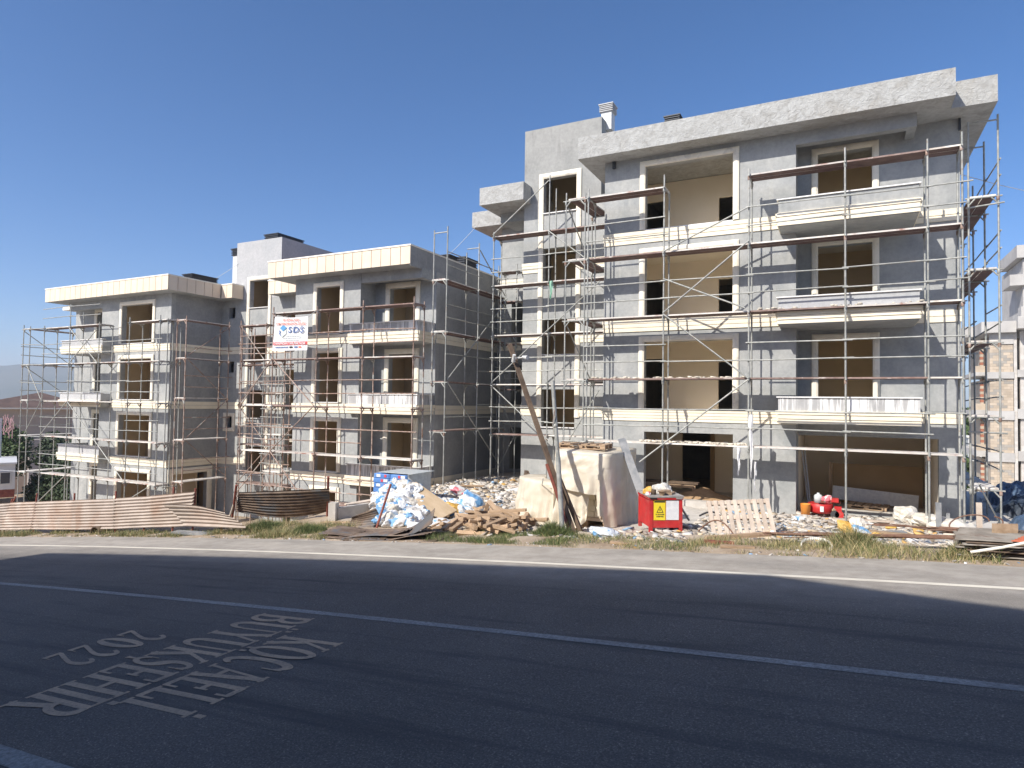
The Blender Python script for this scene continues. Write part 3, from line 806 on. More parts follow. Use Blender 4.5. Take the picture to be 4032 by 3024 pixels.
# right wing
wall('front_wall', 'plaster', b2, 'y', -22.34, -18.53, Z0, 8.08, 21.7, .25, [(-21.02, -19.66, s, t) for s, t in zip(SIL2, TOP2)] + [(-21.02, -19.66, -3.6, -1.42)])
wall('side_wall', 'plaster', b2, 'x', 21.95, 24.8, Z0, 8.08, -22.34, .25, [])
wall('pillar_side', 'plaster', b2, 'x', 21.95, 22.7, Z0, 8.08, -18.78, .25, [])
wall('recess_wall', 'plaster', b2, 'y', -18.53, -15.28, Z0, 8.08, 22.7, .25, [(-17.71, -16.33, f + .06, t) for f, t in zip(FL2[1:], (1.63, 4.62, 7.52))] + [(-17.9, -15.8, -4, -1.35)])
wall('side_wall', 'plaster_shade_side', b2, 'x', 22.95, 28.5, Z0, 8.08, -15.53, .25, [])
for s, t in zip(SIL2, TOP2):
    frame(b2, -21.02, -19.66, s, t, .2, 21.7)
    cube('window_sill', 'sill', -21.06, -19.62, 21.63, 21.9, s - .03, s + .004, b2)
frame(b2, -21.02, -19.66, -3.6, -1.42, .2, 21.7)
for f, t in zip(FL2[1:], (1.63, 4.62, 7.52)): frame(b2, -17.71, -16.33, f + .45, t, .23, 22.7)
for z in (-1.03, 2.02, 5.07): band(b2, -22.36, -18.97, z, z + .41, 21.7, n=3)
for zb, zt, zc in ((-1.05, -.12, -.62), (2.0, 2.87, 2.44), (5.0, 5.89, 5.46)):
    balcony(b2, -18.95, -15.34, 21.52, 22.7, zb, zt, zc, False, True, 'splash')
for z in (-1.03, 2.02, 5.05): band(b2, 22.72, 28.4, z, z + .40, -15.28, 'x', 1, n=2, prot=(.04, .05))
cube('beam', 'plaster', -18.53, -15.40, 21.72, 21.98, 7.66, 8.08, b2)
cube('beam_return', 'plaster', -15.62, -15.34, 21.722, 22.698, 7.66, 8.078, b2)
def clad_roof(x0, x1, y0, y1, z0, z1, fx=None, side=None, step=.495):
    cube('roof_slab', 'joint', x0 + .03, x1 - .03, y0 + .03, y1, z0 + .004, z1 - .06, b2)
    cube('soffit', 'plaster', x0 + .006, x1 - .006, y0 + .006, y1, z0, z0 + .0035, b2)
    n = max(1, round((x1 - x0) / step)); w = (x1 - x0) / n
    for i in range(n): cube('fascia_panel', 'panel', x0 + i * w + .013, x0 + (i + 1) * w - .013, y0, y0 + .028, z0 + .002, z1 - .06, b2)
    if side:
        m = round((side - y0) / step); w = (side - y0 - .03) / m
        for i in range(m): cube('fascia_panel', 'panel', x1 - .028, x1, y0 + .03 + i * w + .013, y0 + .03 + (i + 1) * w - .013, z0 + .002, z1 - .06, b2)
    mb = MB().box(x0 - .02, x1 + .02, y0 - .025, y0 + .25, z1 - .06, z1)
    mb.box(x1 - .25, x1 + .02, y0 + .25, y1, z1 - .06, z1)
    mb.box(x0 - .02, x0 + .25, y0 + .25, y1, z1 - .06, z1)
    mb.build('coping', 'coping', b2)
clad_roof(-23.30, -15.36, 20.92, 30.0, 8.08, 8.87)
cube('roof_side', 'plaster_shade_side', -15.388, -15.362, 20.95, 30.0, 8.004, 8.81, b2)
clad_roof(-26.75, -23.302, 24.05, 28.0, 8.081, 8.83)
clad_roof(-41.43, -30.33, 20.92, 24.02, 8.08, 8.87, side=24.02)
cube('roof_slab', 'plaster', -41.4, -30.4, 24.021, 30, 8.082, 8.80, b2)
clad_roof(-30.328, -29.45, 24.05, 24.79, 8.081, 8.869, side=24.79)
cube('eaves_slab', 'coping', -42.4, -41.0, 22.4, 24.4, 7.86, 8.07, b2)
# middle wall, stair tower
sq = [(-30.58, -30.08, z, z + .62) for z in (7.08, 4.05, 1.0)]
st = [(-28.93, -27.50, z - D, z - D + 1.5) for z in (10.63, 7.60, 4.62, 1.58)]
op = [(-26.1, -24.65, f + .05, f + 2.15) for f in (-4, -1.03, 2.02, 5.06)]
wall('front_wall', 'plaster', b2, 'y', -31.14, -22.34, Z0, 8.08, 24.8, .25, sq + st + op)
wall('tower_wall', 'plaster_smooth', b2, 'y', -30.06, -26.63, 8.081, 11.28, 24.8, .25, [(-28.93, -27.50, 8.0, 9.08)])
wall('tower_side', 'plaster_smooth', b2, 'x', 25.05, 29.8, 8.081, 11.28, -26.88, .25, [])
wall('tower_side', 'plaster_smooth', b2, 'x', 25.05, 29.8, 8.081, 11.28, -30.06, .25, [])
cube('tower_roof', 'plaster_smooth', -29.8, -26.9, 25.06, 29.8, 11.0, 11.2, b2)
frame(b2, -28.93, -27.50, -1.1, 9.08, .2, 24.8)
for a in (10.60, 7.57, 4.59):
    cube('infill_panel', 'splash', -28.93, -27.50, 24.82, 24.9, a - D - 1.42, a - D, b2)
    cube('window_sill', 'sill', -28.95, -27.48, 24.72, 24.95, a - D, a - D + .035, b2)
cube('window_sill', 'sill', -28.95, -27.48, 24.72, 24.95, 1.55 - D, 1.585 - D, b2)
frame(b2, *sq[2], .2, 24.8, bottom=True)
for z in (-1.03, 2.02, 5.07):
    band(b2, -31.13, -29.16, z, z + .40, 24.8, n=2, prot=(.04, .05)); band(b2, -27.27, -26.12, z, z + .42, 24.8, n=3); band(b2, -24.6, -22.36, z, z + .42, 24.8, n=3)
vent(b2, -30.92, -30.08, 25.1, 25.9, 8.8, 10.72, 11.12, 'white_metal', 'louver')
vent(b2, -30.0, -28.9, 26.6, 28.6, 11.2, 11.75, 12.2, 'plaster', 'louver')
vent(b2, -16.6, -15.9, 24.6, 25.4, 8.8, 9.0, 9.3); vent(b2, -16.9, -16.05, 26.2, 27.4, 8.8, 9.05, 9.55); vent(b2, -31.6, -30.8, 22.6, 24.2, 8.8, 8.95, 9.25)
# left wing
wall('front_wall', 'plaster', b2, 'y', -37.14, -31.14, Z0, 8.08, 21.7, .25, [(-35.28, -32.62, s, t) for s, t in zip(SIL2, TOP2)] + [(-35.28, -32.62, -3.6, -1.42)])
wall('side_wall', 'plaster_shade_side', b2, 'x', 21.95, 24.8, Z0, 8.08, -31.39, .25, [(22.05, 24.1, -3.9, -1.42)])
frame(b2, 22.05, 24.1, -3.9, -1.42, .3, -31.14, 'x', 1)
for s, t in zip(SIL2, TOP2):
    frame(b2, -35.28, -32.62, s, t, .2, 21.7)
    cube('window_sill', 'sill', -35.3, -32.6, 21.63, 21.9, s - .03, s + .004, b2)
frame(b2, -35.28, -32.62, -3.6, -1.42, .2, 21.7)
for z in (-1.03, 2.02, 5.07):
    band(b2, -37.14, -31.13, z, z + .40, 21.7, n=3); band(b2, 21.72, 24.79, z, z + .40, -31.14, 'x', 1, n=2, prot=(.04, .05))
wall('pillar_side', 'plaster', b2, 'x', 21.95, 22.7, Z0, 8.08, -37.14, .25, [])
wall('recess_wall', 'plaster', b2, 'y', -41.5, -37.14, Z0, 8.08, 22.7, .25, [(-39.30, -38.1, f + .06, t) for f, t in zip(FL2, (-1.45, 1.63, 4.62, 7.6))])
for f, t in zip(FL2, (-1.45, 1.63, 4.62, 7.6)): frame(b2, -39.30, -38.1, f + .45, t, .23, 22.7)
cube('beam', 'plaster', -40.4, -37.14, 21.72, 21.98, 7.62, 8.08, b2)
for zb, zt, zc, mt in ((-1.03, -.1, -.58, 'plaster_smooth'), (2.02, 2.82, 2.42, 'plaster_smooth'), (5.0, 5.80, 5.44, 'plaster_smooth')):
    balcony(b2, -40.0, -36.1, 21.15, 22.7, zb, zt, zc, True, False, mt)
    cube('parapet_side', mt, -36.24, -36.102, 21.29, 21.698, zc - .02, zt - .035, b2)
wall('side_wall', 'plaster', b2, 'x', 22.95, 29.0, Z0, 8.08, -41.5, .25, [])
wall('back_wall', 'plaster', b2, 'y', -41.25, -15.53, Z0, 8.08, 29.0, .25, [])
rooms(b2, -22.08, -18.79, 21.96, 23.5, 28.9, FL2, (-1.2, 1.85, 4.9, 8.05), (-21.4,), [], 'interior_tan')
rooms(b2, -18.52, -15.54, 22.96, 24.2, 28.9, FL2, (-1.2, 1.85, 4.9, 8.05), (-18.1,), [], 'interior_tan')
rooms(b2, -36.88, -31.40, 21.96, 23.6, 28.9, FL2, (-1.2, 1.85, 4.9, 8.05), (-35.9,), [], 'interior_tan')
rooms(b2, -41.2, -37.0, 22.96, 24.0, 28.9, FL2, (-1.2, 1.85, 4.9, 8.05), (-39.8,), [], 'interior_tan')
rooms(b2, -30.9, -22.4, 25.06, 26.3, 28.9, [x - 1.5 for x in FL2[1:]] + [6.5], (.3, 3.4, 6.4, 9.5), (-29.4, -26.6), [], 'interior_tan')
cube('room_door', 'interior_dark', -31.9, -31.42, 24.2, 24.3, -4, -1.6, b2)
# ------------------------------------------------------------------ scaffolding
PR = .027
def scaffold(name, label, posts, inward, levels, zb, ztop, mats, decks=None, rails=(.52, 1.06), braces=(), tops=None, skip=(), inner_short=.35, gap=.70, deck_ext=.05, no_rail=(), transom_all=True):
    """posts: plan points of the outer standards; inward: unit vector to the building; levels: deck heights (top face)"""
    iv = Vector((inward[0], inward[1], 0))
    t = thing(name, label, 'scaffold', (posts[0][0], posts[0][1], zb), group='tube scaffolds round the two blocks')
    pm, dm = mats
    loc = random.Random(hash(label) % 1000 if False else len(label) * 7 + int(abs(posts[0][0]) * 10))
    outs = [Vector((x, y, 0)) for x, y in posts]
    for i, p in enumerate(outs):
        zt = ztop if tops is None else tops[i]
        g0 = ground_z(p.x, p.y) - .08
        for q, z1 in ((p, zt), (p + iv * gap, zt - (inner_short if i % 2 else .1) )):
            tl = Vector((loc.uniform(-.012, .012), loc.uniform(-.012, .012), 0))
            stick('pole', pm, q + Vector((0, 0, g0)), q + tl + Vector((0, 0, z1)), PR, t)
            # joint collar sleeves
            for L in levels:
                if L < z1 and loc.random() < .8:
                    stick('coupler', 'rustpole' if loc.random() < .4 else pm, q + Vector((0, 0, L - .20)), q + Vector((0, 0, L - .08)), PR * 1.55, t)
        for k, L in enumerate(levels):
            if L > zt + .05: continue
            a = p + Vector((0, 0, L - .075)) - iv * .10; b = p + iv * (gap + .08) + Vector((0, 0, L - .075))
            stick('transom', pm, a, b, .024, t)
            for s0, s1 in ((p + iv * .02, p + iv * .16), (p + iv * (gap - .02), p + iv * (gap - .16))):
                stick('bracket', pm, s0 + Vector((0, 0, L - .26)), s1 + Vector((0, 0, L - .09)), .022, t)
    for j in range(len(outs) - 1):
        a, b = outs[j], outs[j + 1]; d = (b - a); Ln = d.length; d = d / Ln
        for k, L in enumerate(levels):
            if decks is not None and not decks(j, k): continue
            top = max((tops[j] if tops else ztop), (tops[j + 1] if tops else ztop))
            m = dm[loc.randrange(len(dm))]
            sag = loc.uniform(-.012, .012)
            for w0, w1 in ((.05, .05 + .30), (.37, .37 + .30)):
                c = (a + b) / 2 + iv * ((w0 + w1) / 2) + Vector((0, 0, L - .03 + sag))
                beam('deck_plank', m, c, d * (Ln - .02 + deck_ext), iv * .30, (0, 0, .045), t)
            for r_ in rails:
                if (j, k) in no_rail or loc.random() < .10: continue
                if L + r_ > top + .02: continue
                o1, o2 = loc.uniform(-.03, .03), loc.uniform(-.03, .03)
                e = loc.uniform(.05, .25)
                stick('guard_rail', pm, a - d * .08 - iv * .05 + Vector((0, 0, L + r_ + o1)), b + d * e - iv * .05 + Vector((0, 0, L + r_ + o2)), .0215, t)
    for (p, q, off) in braces:
        stick('brace', pm, p, q, .024, t)
    return t

G, RU = 'galv', 'rustpole'
fr = lambda x0, z0, x1, z1, y=20.38: ((x0, y, z0), (x1, y, z1), 0)
LV1 = [1.36, 3.41, 5.45, 7.50, 9.60]
scaffold('scaffold', 'long grey tube scaffold across the front of the taller block', [(-7.66, 20.45), (-5.08, 20.45), (-2.50, 20.45), (.09, 20.45), (2.06, 20.45), (2.83, 20.43)], (0, 1), LV1, -.75, 9.95, (G, ['plank', 'plank_red', 'plank', 'plank_pale']),
         decks=lambda j, k: not (j == 1 and k == 4), tops=[9.85, 9.95, 9.75, 9.95, 9.85, 9.9],
         braces=[fr(-2.5, 7.53, -5.08, 5.48), fr(-5.08, 6.58, -2.6, 5.5), fr(-5.08, 5.45, -2.5, 3.38), fr(-2.5, 3.35, -5.8, .71), fr(-5.06, 7.46, -2.5, 8.56)],
         no_rail={(2, 4), (3, 4), (1, 3)})
scaffold('scaffold', 'narrow end bay of scaffold with plank undersides showing, left of the big upper window', [(-8.47, 20.45), (-8.30, 22.6)], (1, 0), LV1, -.75, 9.82, (G, ['plank']), decks=lambda j, k: k > 0, rails=(),
         braces=[((-8.4, 20.5, 9.3), (-8.3, 22.5, 7.6), 0), ((-8.4, 20.5, 5.2), (-8.3, 22.5, 3.5), 0)])
scaffold('scaffold', 'scaffold along the right end of the taller block with dark plank undersides', [(3.97, 22.5), (3.98, 24.5), (4.0, 26.6), (4.0, 28.6)], (-1, 0), [.33, 2.40, 4.52, 6.62, 8.72], -.75, 10.95, (G, ['plank', 'plank_pale']), tops=[11.0, 10.95, 10.2, 10.2], rails=(.5, 1.0),
         braces=[((3.3, 22.5, 10.85), (3.98, 22.5, 10.85), 0), ((3.3, 24.5, 10.8), (4.0, 24.5, 10.8), 0), ((3.2, 22.4, 8.35), (4.1, 22.4, 8.42), 0), ((3.2, 22.4, 1.9), (4.12, 22.4, 1.88), 0), ((3.3, 21.4, .5), (3.95, 22.4, -.7), 0), ((3.05, 20.6, 1.2), (3.3, 22.4, -.5), 0)])
tf = lambda x0, z0, x1, z1: ((x0, 23.52, z0), (x1, 23.52, z1), 0)
scaffold('scaffold', 'grey tube scaffold in front of the taller block stair tower', [(-13.05, 23.6), (-10.50, 23.6), (-7.98, 23.6)], (0, 1), [1.30, 3.36, 5.40, 7.50, 9.57], -.75, 9.7, (G, ['plank', 'plank_red', 'plank_pale']), tops=[9.75, 11.8, 9.6],
         braces=[tf(-10.5, 11.55, -13.05, 9.6), tf(-10.5, 9.5, -8.1, 7.6), tf(-13.05, 3.36, -8.3, 7.3), tf(-13.05, 3.30, -10.2, .95), tf(-8.3, 3.1, -9.6, 1.0)], no_rail={(0, 4), (1, 4)})
scaffold('scaffold', 'dim scaffold deep in the alley beside the taller block', [(-14.25, 26.3), (-13.3, 26.3)], (0, 1), [1.1, 3.2, 5.3, 7.3, 8.7], -.75, 8.95, (G, ['plank_red', 'plank']), rails=(.5, 1.0),
         braces=[((-14.2, 26.2, 7.2), (-13.3, 26.2, 5.4), 0), ((-14.2, 26.2, 3.1), (-13.3, 26.2, 1.2), 0), ((-14.2, 26.2, -.6), (-13.3, 26.2, 1.0), 0)])
# second block
LV2 = [-1.72, .31, 2.33, 4.36, 6.42]
scaffold('scaffold', 'rusty tube scaffold across the right wing of the lower block, carrying the banner', [(-24.28, 20.45), (-22.34, 20.45), (-19.78, 20.45), (-17.30, 20.45), (-14.79, 20.45)], (0, 1), LV2, -3.8, 6.62, (RU, ['plank_red', 'plank', 'plank_pale']),
         decks=lambda j, k: not (j == 0 and k == 4), tops=[5.95, 6.65, 6.55, 6.65, 6.65],
         braces=[fr(-22.3, 4.4, -19.8, 2.33), fr(-19.8, 2.33, -22.3, .31), fr(-22.3, .31, -20.2, -1.7), fr(-22.3, 6.35, -21.9, 5.9), fr(-22.34, 4.35, -24.2, 2.3), fr(-22.4, .2, -24.3, -1.6)])
scaffold('scaffold', 'grey tube scaffold on the shaded right end of the lower block', [(-13.87, 21.3), (-13.87, 23.8), (-13.87, 26.3)], (-1, 0), [1.44, 3.40, 5.38, 7.45], -.75, 9.4, (G, ['plank_red', 'plank']), gap=.62, tops=[9.5, 9.4, 7.6],
         braces=[((-14.45, 21.3, 9.28), (-13.87, 21.3, 9.28), 0), ((-14.45, 23.8, 9.2), (-13.87, 23.8, 9.2), 0), ((-13.82, 21.4, 3.45), (-13.82, 26.2, 7.2), 0), ((-13.82, 21.4, 3.35), (-13.82, 25.9, -.3), 0), ((-13.84, 23.85, 9.1), (-13.84, 26.2, 7.5), 0)])
scaffold('scaffold', 'rusty tube scaffold in front of the lower block stair tower', [(-28.1, 23.55), (-26.22, 23.55), (-24.5, 23.55)], (0, 1), [-1.72, .27, 2.35, 4.40, 6.45], -3.8, 6.6, (RU, ['plank_red', 'plank_pale']), decks=lambda j, k: not (j == 1 and k == 4), tops=[6.7, 6.5, 5.0],
         braces=[tf(-28.05, 6.4, -26.0, 4.3), tf(-28.1, 2.3, -26.0, 4.35), tf(-28.1, 2.25, -26.0, .3), tf(-28.0, -1.7, -25.8, .25)])
scaffold('scaffold', 'thin cluster of scaffold poles in the recess beside the lower block tower', [(-25.3, 22.6), (-24.0, 22.6)], (0, 1), [-.9, .9, 2.9], -3.8, 4.5, (G, ['plank_pale']), rails=(.4, .8, 1.2), gap=1.0)
scaffold('scaffold', 'tube scaffold in the court between the two wings of the lower block', [(-28.79, 20.9), (-28.79, 23.4)], (-1, 0), [-1.5, .55, 2.62, 4.60, 6.50], -3.8, 6.65, ('rustpole', ['plank_pale', 'plank']),
         braces=[((-28.75, 23.3, 6.3), (-28.75, 21.0, 4.7), 0), ((-28.75, 21.0, 4.5), (-28.75, 23.3, 2.6), 0), ((-28.75, 23.3, 2.5), (-28.75, 21.0, .6), 0), ((-28.75, 21.0, .5), (-28.75, 23.3, -1.4), 0)])
scaffold('scaffold', 'long tube scaffold across the left wing of the lower block', [(-40.45, 20.45), (-37.9, 20.45), (-35.2, 20.45), (-32.6, 20.45), (-30.15, 20.45), (-29.55, 20.45)], (0, 1), LV2[:1] + [.36, 2.36, 4.45, 6.50], -3.8, 6.65, (G, ['plank_pale', 'plank']),
         decks=lambda j, k: not (j == 2 and k == 4) and not (j == 4 and k < 4), tops=[6.6, 7.7, 6.6, 6.7, 6.7, 6.5],
         braces=[fr(-37.9, 6.4, -35.2, 4.4), fr(-37.9, 2.3, -40.4, .4), fr(-37.9, 4.35, -35.3, 6.2), fr(-37.8, 2.3, -35.2, .3), fr(-35.2, .3, -32.6, -1.7), fr(-40.4, -3.4, -37.6, -1.6), fr(-32.6, -2.8, -30.4, -1.75)])
scaffold('scaffold', 'open tube scaffold tower at the far left corner of the lower block', [(-42.72, 20.5), (-42.72, 23.2), (-42.72, 25.8)], (1, 0), [-1.75, .36, 2.40, 4.45, 6.55], -3.8, 6.75, (G, ['plank', 'plank_pale']),
         braces=[((-42.7, 20.5, 6.4), (-42.7, 23.2, 4.5), 0), ((-42.7, 20.5, 4.4), (-42.7, 23.2, 2.5), 0), ((-42.1, 20.42, 4.4), (-40.5, 20.42, 2.4), 0), ((-42.1, 20.42, .4), (-40.5, 20.42, 2.3), 0), ((-42.7, 20.4, 5.6), (-40.4, 20.4, 5.5), 0), ((-42.7, 20.4, 6.47), (-40.4, 20.4, 6.45), 0), ((-42.7, 20.4, 4.4), (-40.4, 20.4, 4.38), 0), ((-42.7, 20.4, 3.4), (-40.4, 20.4, 3.3), 0), ((-42.7, 20.4, .3), (-40.4, 20.4, .3), 0)])

# banner hung on the scaffold
BX0, BX1, BZ0, BZ1 = -22.24, -20.19, 4.70, 6.20
ban = thing('banner', 'white contractor banner with blue letters and a red strip tied to the scaffold', 'banner', (-21.2, 20.33, 4.7))
P = []
for j in range(9):
    row = []
    for i in range(13):
        u, v = i / 12, j / 8
        x = BX0 + (BX1 - BX0) * u + (.10 * (1 - u) * v if True else 0) - .02 * (1 - v)
        z = BZ0 + (BZ1 - BZ0) * v - .05 * math.sin(math.pi * u) * v - .05 * u * v - .02 * u
        row.append((x, 20.335 + .012 * math.sin(7 * u + 3 * v), z))
    P.append(row)
MB().grid(P).build('sheet', 'white', ban, smooth=True)
def banner_rect(name, mat, u0, u1, v0, v1, lift=.02):
    X = lambda u: BX0 + (BX1 - BX0) * u
    Z = lambda u, v: BZ0 + (BZ1 - BZ0) * v - .05 * math.sin(math.pi * u) * v - .05 * u * v - .02 * u
    mb = MB()
    n = 6
    for i in range(n):
        a, b = u0 + (u1 - u0) * i / n, u0 + (u1 - u0) * (i + 1) / n
        f = lambda u, v: (X(u) + .10 * (1 - u) * v, 20.335 + .012 * math.sin(7 * u + 3 * v) - lift, Z(u, v))
        mb.quad(f(a, v0), f(b, v0), f(b, v1), f(a, v1))
    return mb.build(name, mat, ban)
MAT['ban_red'] = M('banner_red', (0.62, 0.08, 0.08), None, rough=0.6)
MAT['ban_orange'] = M('banner_orange_red', (0.70, 0.20, 0.13), None, rough=0.6)
MAT['ban_blue'] = M('banner_blue', (0.10, 0.30, 0.55), None, rough=0.6)
MAT['ban_navy'] = M('banner_navy', (0.10, 0.16, 0.33), None, rough=0.6)
MAT['ban_pale'] = M('banner_pale', (0.58, 0.62, 0.60), None, rough=0.6)
banner_rect('red_strip', 'ban_red', .012, .995, .165, .262)
def btext(txt, mat, u, v, size, width=None, name='lettering', shear=0.0):
    cu = bpy.data.curves.new(name, 'FONT'); cu.body = txt; cu.align_x = 'CENTER'; cu.align_y = 'CENTER'
    cu.size = size; cu.shear = shear
    cu.offset = .0025 if size < .3 else .006
    cu.space_character = 1.0 if size < .3 else 1.22
    o = bpy.data.objects.new(name, cu); COL.objects.link(o)
    bpy.context.view_layer.update()
    w = o.dimensions.x
    me = bpy.data.meshes.new_from_object(o.evaluated_get(bpy.context.evaluated_depsgraph_get()))
    bpy.data.objects.remove(o)
    me.materials.clear(); me.materials.append(MAT[mat])
    o = bpy.data.objects.new(name, me); link(o, ban)
    sx = (width / w) if width else 1.0
    x = BX0 + (BX1 - BX0) * u + .10 * (1 - u) * v; z = BZ0 + (BZ1 - BZ0) * v - .05 * math.sin(math.pi * u) * v - .05 * u * v - .02 * u
    rot = Matrix.Rotation(R(90), 4, 'X')
    o.matrix_basis = Matrix.Translation(Vector((x, 20.295, z)) - base_of(ban)) @ Matrix.Rotation(R(1.5), 4, 'Y') @ rot @ Matrix.Diagonal((sx, 1, 1, 1))
btext('BU BİNALARIN', 'ban_orange', .52, .925, .15, .95)
btext('TÜM DEKORASYON İŞLERİ', 'ban_orange', .50, .805, .16, 1.78)
btext('SDS', 'ban_navy', .665, .615, .36, .90, shear=.08)
def small_print(u0, u1, v, h, mat):
    u = u0; k = 0
    while u < u1:
        w = .012 + .022 * ((k * 7) % 5) / 5
        banner_rect('lettering', mat, u, min(u + w, u1), v - h / 2, v + h / 2, .024); u += w + .009; k += 1
small_print(.37, .80, .44, .028, 'ban_pale'); small_print(.27, .84, .385, .032, 'ban_pale'); small_print(.36, .74, .315, .028, 'ban_pale')
btext('TARAFINDAN YAPILMAKTADIR', 'white', .5, .213, .15, 1.86)
small_print(.08, .46, .10, .04, 'ban_navy')
banner_rect('emblem', 'black', .50, .59, .075, .125); banner_rect('emblem', 'ban_navy', .64, .73, .075, .125); banner_rect('emblem', 'ban_orange', .76, .83, .075, .125)
def bpoly(name, mat, pts, lift):
    mb = MB(); k = len(pts)
    v = []
    for u, w in pts: v.append((BX0 + (BX1 - BX0) * u + .10 * (1 - u) * w, 20.335 - lift, BZ0 + (BZ1 - BZ0) * w - .04))
    mb.v = v; mb.f = [tuple(range(k))]
    mb.build(name, mat, ban)
bpoly('emblem', 'ban_blue', [(.19, .68), (.29, .77), (.40, .68), (.29, .58)], .036)
bpoly('emblem', 'ban_pale', [(.22, .52), (.29, .57), (.40, .645), (.385, .50), (.26, .40)], .033)
bpoly('emblem', 'ban_navy', [(.165, .60), (.19, .625), (.225, .545), (.205, .52)], .031)
bpoly('emblem', 'ban_navy', [(.165, .53), (.185, .555), (.26, .425), (.235, .43)], .032)
stick('tie_rope', 'bucketgrey', (-20.2, 20.33, 6.1), (-19.82, 20.42, 6.35), .012, ban)
stick('tie_rope', 'bucketgrey', (-22.2, 20.33, 6.2), (-22.32, 20.42, 6.4), .012, ban)
# ------------------------------------------------------------------ buildings round about
# the block across the road behind the viewer: its shadow lies on the asphalt
nb = thing('apartment_building', 'pale apartment block across the road behind the viewer, shading the asphalt', 'apartment building', (-8, -6, 0))
MB().prism([(-24.8, -4.2), (-6.2, -1.56), (-3.1, -2.35), (14, -6.6), (14, -18), (-24.8, -18)], -3.0, 11.0).build('wall', 'housewall', nb)
MB().prism([(-24.7, -4.4), (-6.2, -1.76), (-3.1, -2.55), (13.9, -6.8), (13.9, -17.8), (-24.7, -17.8)], 11.003, 11.02).build('roof', 'rooftile', nb)
d0 = (Vector((-6.2, -1.56, 0)) - Vector((-24.8, -4.2, 0))).normalized(); n0 = Vector((d0.y, -d0.x, 0)) * -1
for fz in (1.5, 4.5, 7.5):
    for u in (2.5, 6.5, 10.5, 14.5):
        c = Vector((-24.8, -4.2, fz + .7)) + d0 * u
        beam('window', 'glass', c, d0 * 1.5, n0 * .04, (0, 0, 1.4), nb)

# unfinished pumice block building beyond the alley, far right
bg = thing('block_building', 'raw unplastered building of tan blocks with concrete floor slabs at right edge', 'building', (11, 56, -4))
fl = [(-3.6, -1.03), (-.40, 1.9), (2.53, 4.80), (5.26, 7.22)]
def block_wall(x0, x1, y, z0, z1):
    bw, bh = .395, .188
    nz = int(round((z1 - z0) / bh)); hh = (z1 - z0) / nz
    for r_ in range(nz):
        x = x0 - (bw / 2 if r_ % 2 else 0)
        while x < x1 - .02:
            a, b = max(x, x0), min(x + bw, x1)
            if b - a > .05:
                g_ = rng.random() < .16
                cube('block', 'greyblock' if g_ else 'block', a + .006, b - .006, y - .006 - rng.random() * .012, y + .19, z0 + r_ * hh + .006, z0 + (r_ + 1) * hh - .006, bg)
            x += bw
for a, b in fl:
    cube('mortar_bed', 'mortar', 9.31, 10.63, 56.008, 56.18, a, b, bg)
    block_wall(9.30, 10.64, 56.0, a, b)
    cube('side_wall', 'mortar', 9.31, 9.45, 56.2, 64, a, b, bg)
    k = 0; z = a
    while z < b - .05:
        cube('brick', 'brick' if k % 2 else 'block', 9.0, 9.2, 57.6, 57.9, z + .004, min(z + .2, b) - .004, bg); z += .2; k += 1
    cube('block_panel', 'block', 11.07, 15, 56.3, 56.5, a, b, bg)
for z0, z1 in ((-1.03, -.40), (1.9, 2.53), (4.80, 5.26)):
    cube('floor_beam', 'concrete_grey', 9.05, 10.66, 55.86, 56.2, z0, z1, bg)
    cube('floor_slab', 'concrete_grey', 8.62, 15, 56.9, 64, z0 + .25, z1 + .05, bg)
    cube('parapet', 'block', 8.62, 9.6, 57.0, 57.2, z1 + .052, z1 + .5, bg)
    cube('floor_beam', 'concrete_grey', 10.86, 15, 55.9, 56.25, z0 + .1, z1 + .15, bg)
cube('column', 'concrete', 10.665, 10.85, 55.95, 56.25, -4, 8.1, bg)
cube('column', 'concrete', 11.05, 11.3, 56.1, 56.29, -4, 8.1, bg)
cube('roof_slab', 'concrete_grey', 8.75, 10.72, 55.4, 64, 8.0, 8.78, bg)
cube('roof_slab', 'concrete_grey', 8.10, 8.748, 58.2, 64, 8.0, 8.78, bg)
cube('roof_slab', 'concrete_grey', 10.722, 15, 54.9, 64, 8.2, 9.02, bg)
cube('roof_beam', 'concrete_grey', 9.3, 10.66, 55.9, 56.2, 7.22, 7.99, bg)
cube('inner_wall', 'mortar', 9.46, 15, 60, 60.2, -4, 8, bg)
cube('upper_wall', 'concrete_grey', 11.3, 15, 56.3, 63, 9.03, 13.2, bg)
cube('balcony_slab', 'concrete_grey', 11.0, 15, 55.4, 56.29, 9.05, 9.74, bg)
cube('balcony_slab', 'concrete_grey', 10.5, 15, 56.0, 58.6, 11.33, 12.1, bg)
cube('roof_slab', 'concrete_grey', 10.92, 16, 56.0, 61.5, 13.27, 14.15, bg)

# house with a brown hip roof, far left (it stands at an angle, its visible wall turned from the sun)
hs = thing('house', 'beige house with a brown hipped roof beyond the far left scaffold', 'house', (-74.7, 40, -8))
HU, HV = Vector((-.40, -.9165, 0)), Vector((-.9165, .40, 0)); HO = Vector((-74.7, 40, 0))
hp = lambda u, v, z: HO + HU * u + HV * v + Vector((0, 0, z))
def hbox(name, mat, u0, u1, v0, v1, z0, z1):
    return beam(name, mat, hp((u0 + u1) / 2, (v0 + v1) / 2, (z0 + z1) / 2), HU * (u1 - u0), HV * (v1 - v0), (0, 0, z1 - z0), hs)
hbox('wall', 'housewall', -2.5, 8, 0, 9, -9, 1.30)
hbox('eaves', 'coping', -3.1, 8.6, -.55, 9.5, 1.302, 1.46)
mb = MB(); ap = hp(1.9, 4.4, 3.12); cs = [hp(-3.15, -.6, 1.462), hp(8.65, -.6, 1.462), hp(8.65, 9.55, 1.462), hp(-3.15, 9.55, 1.462)]
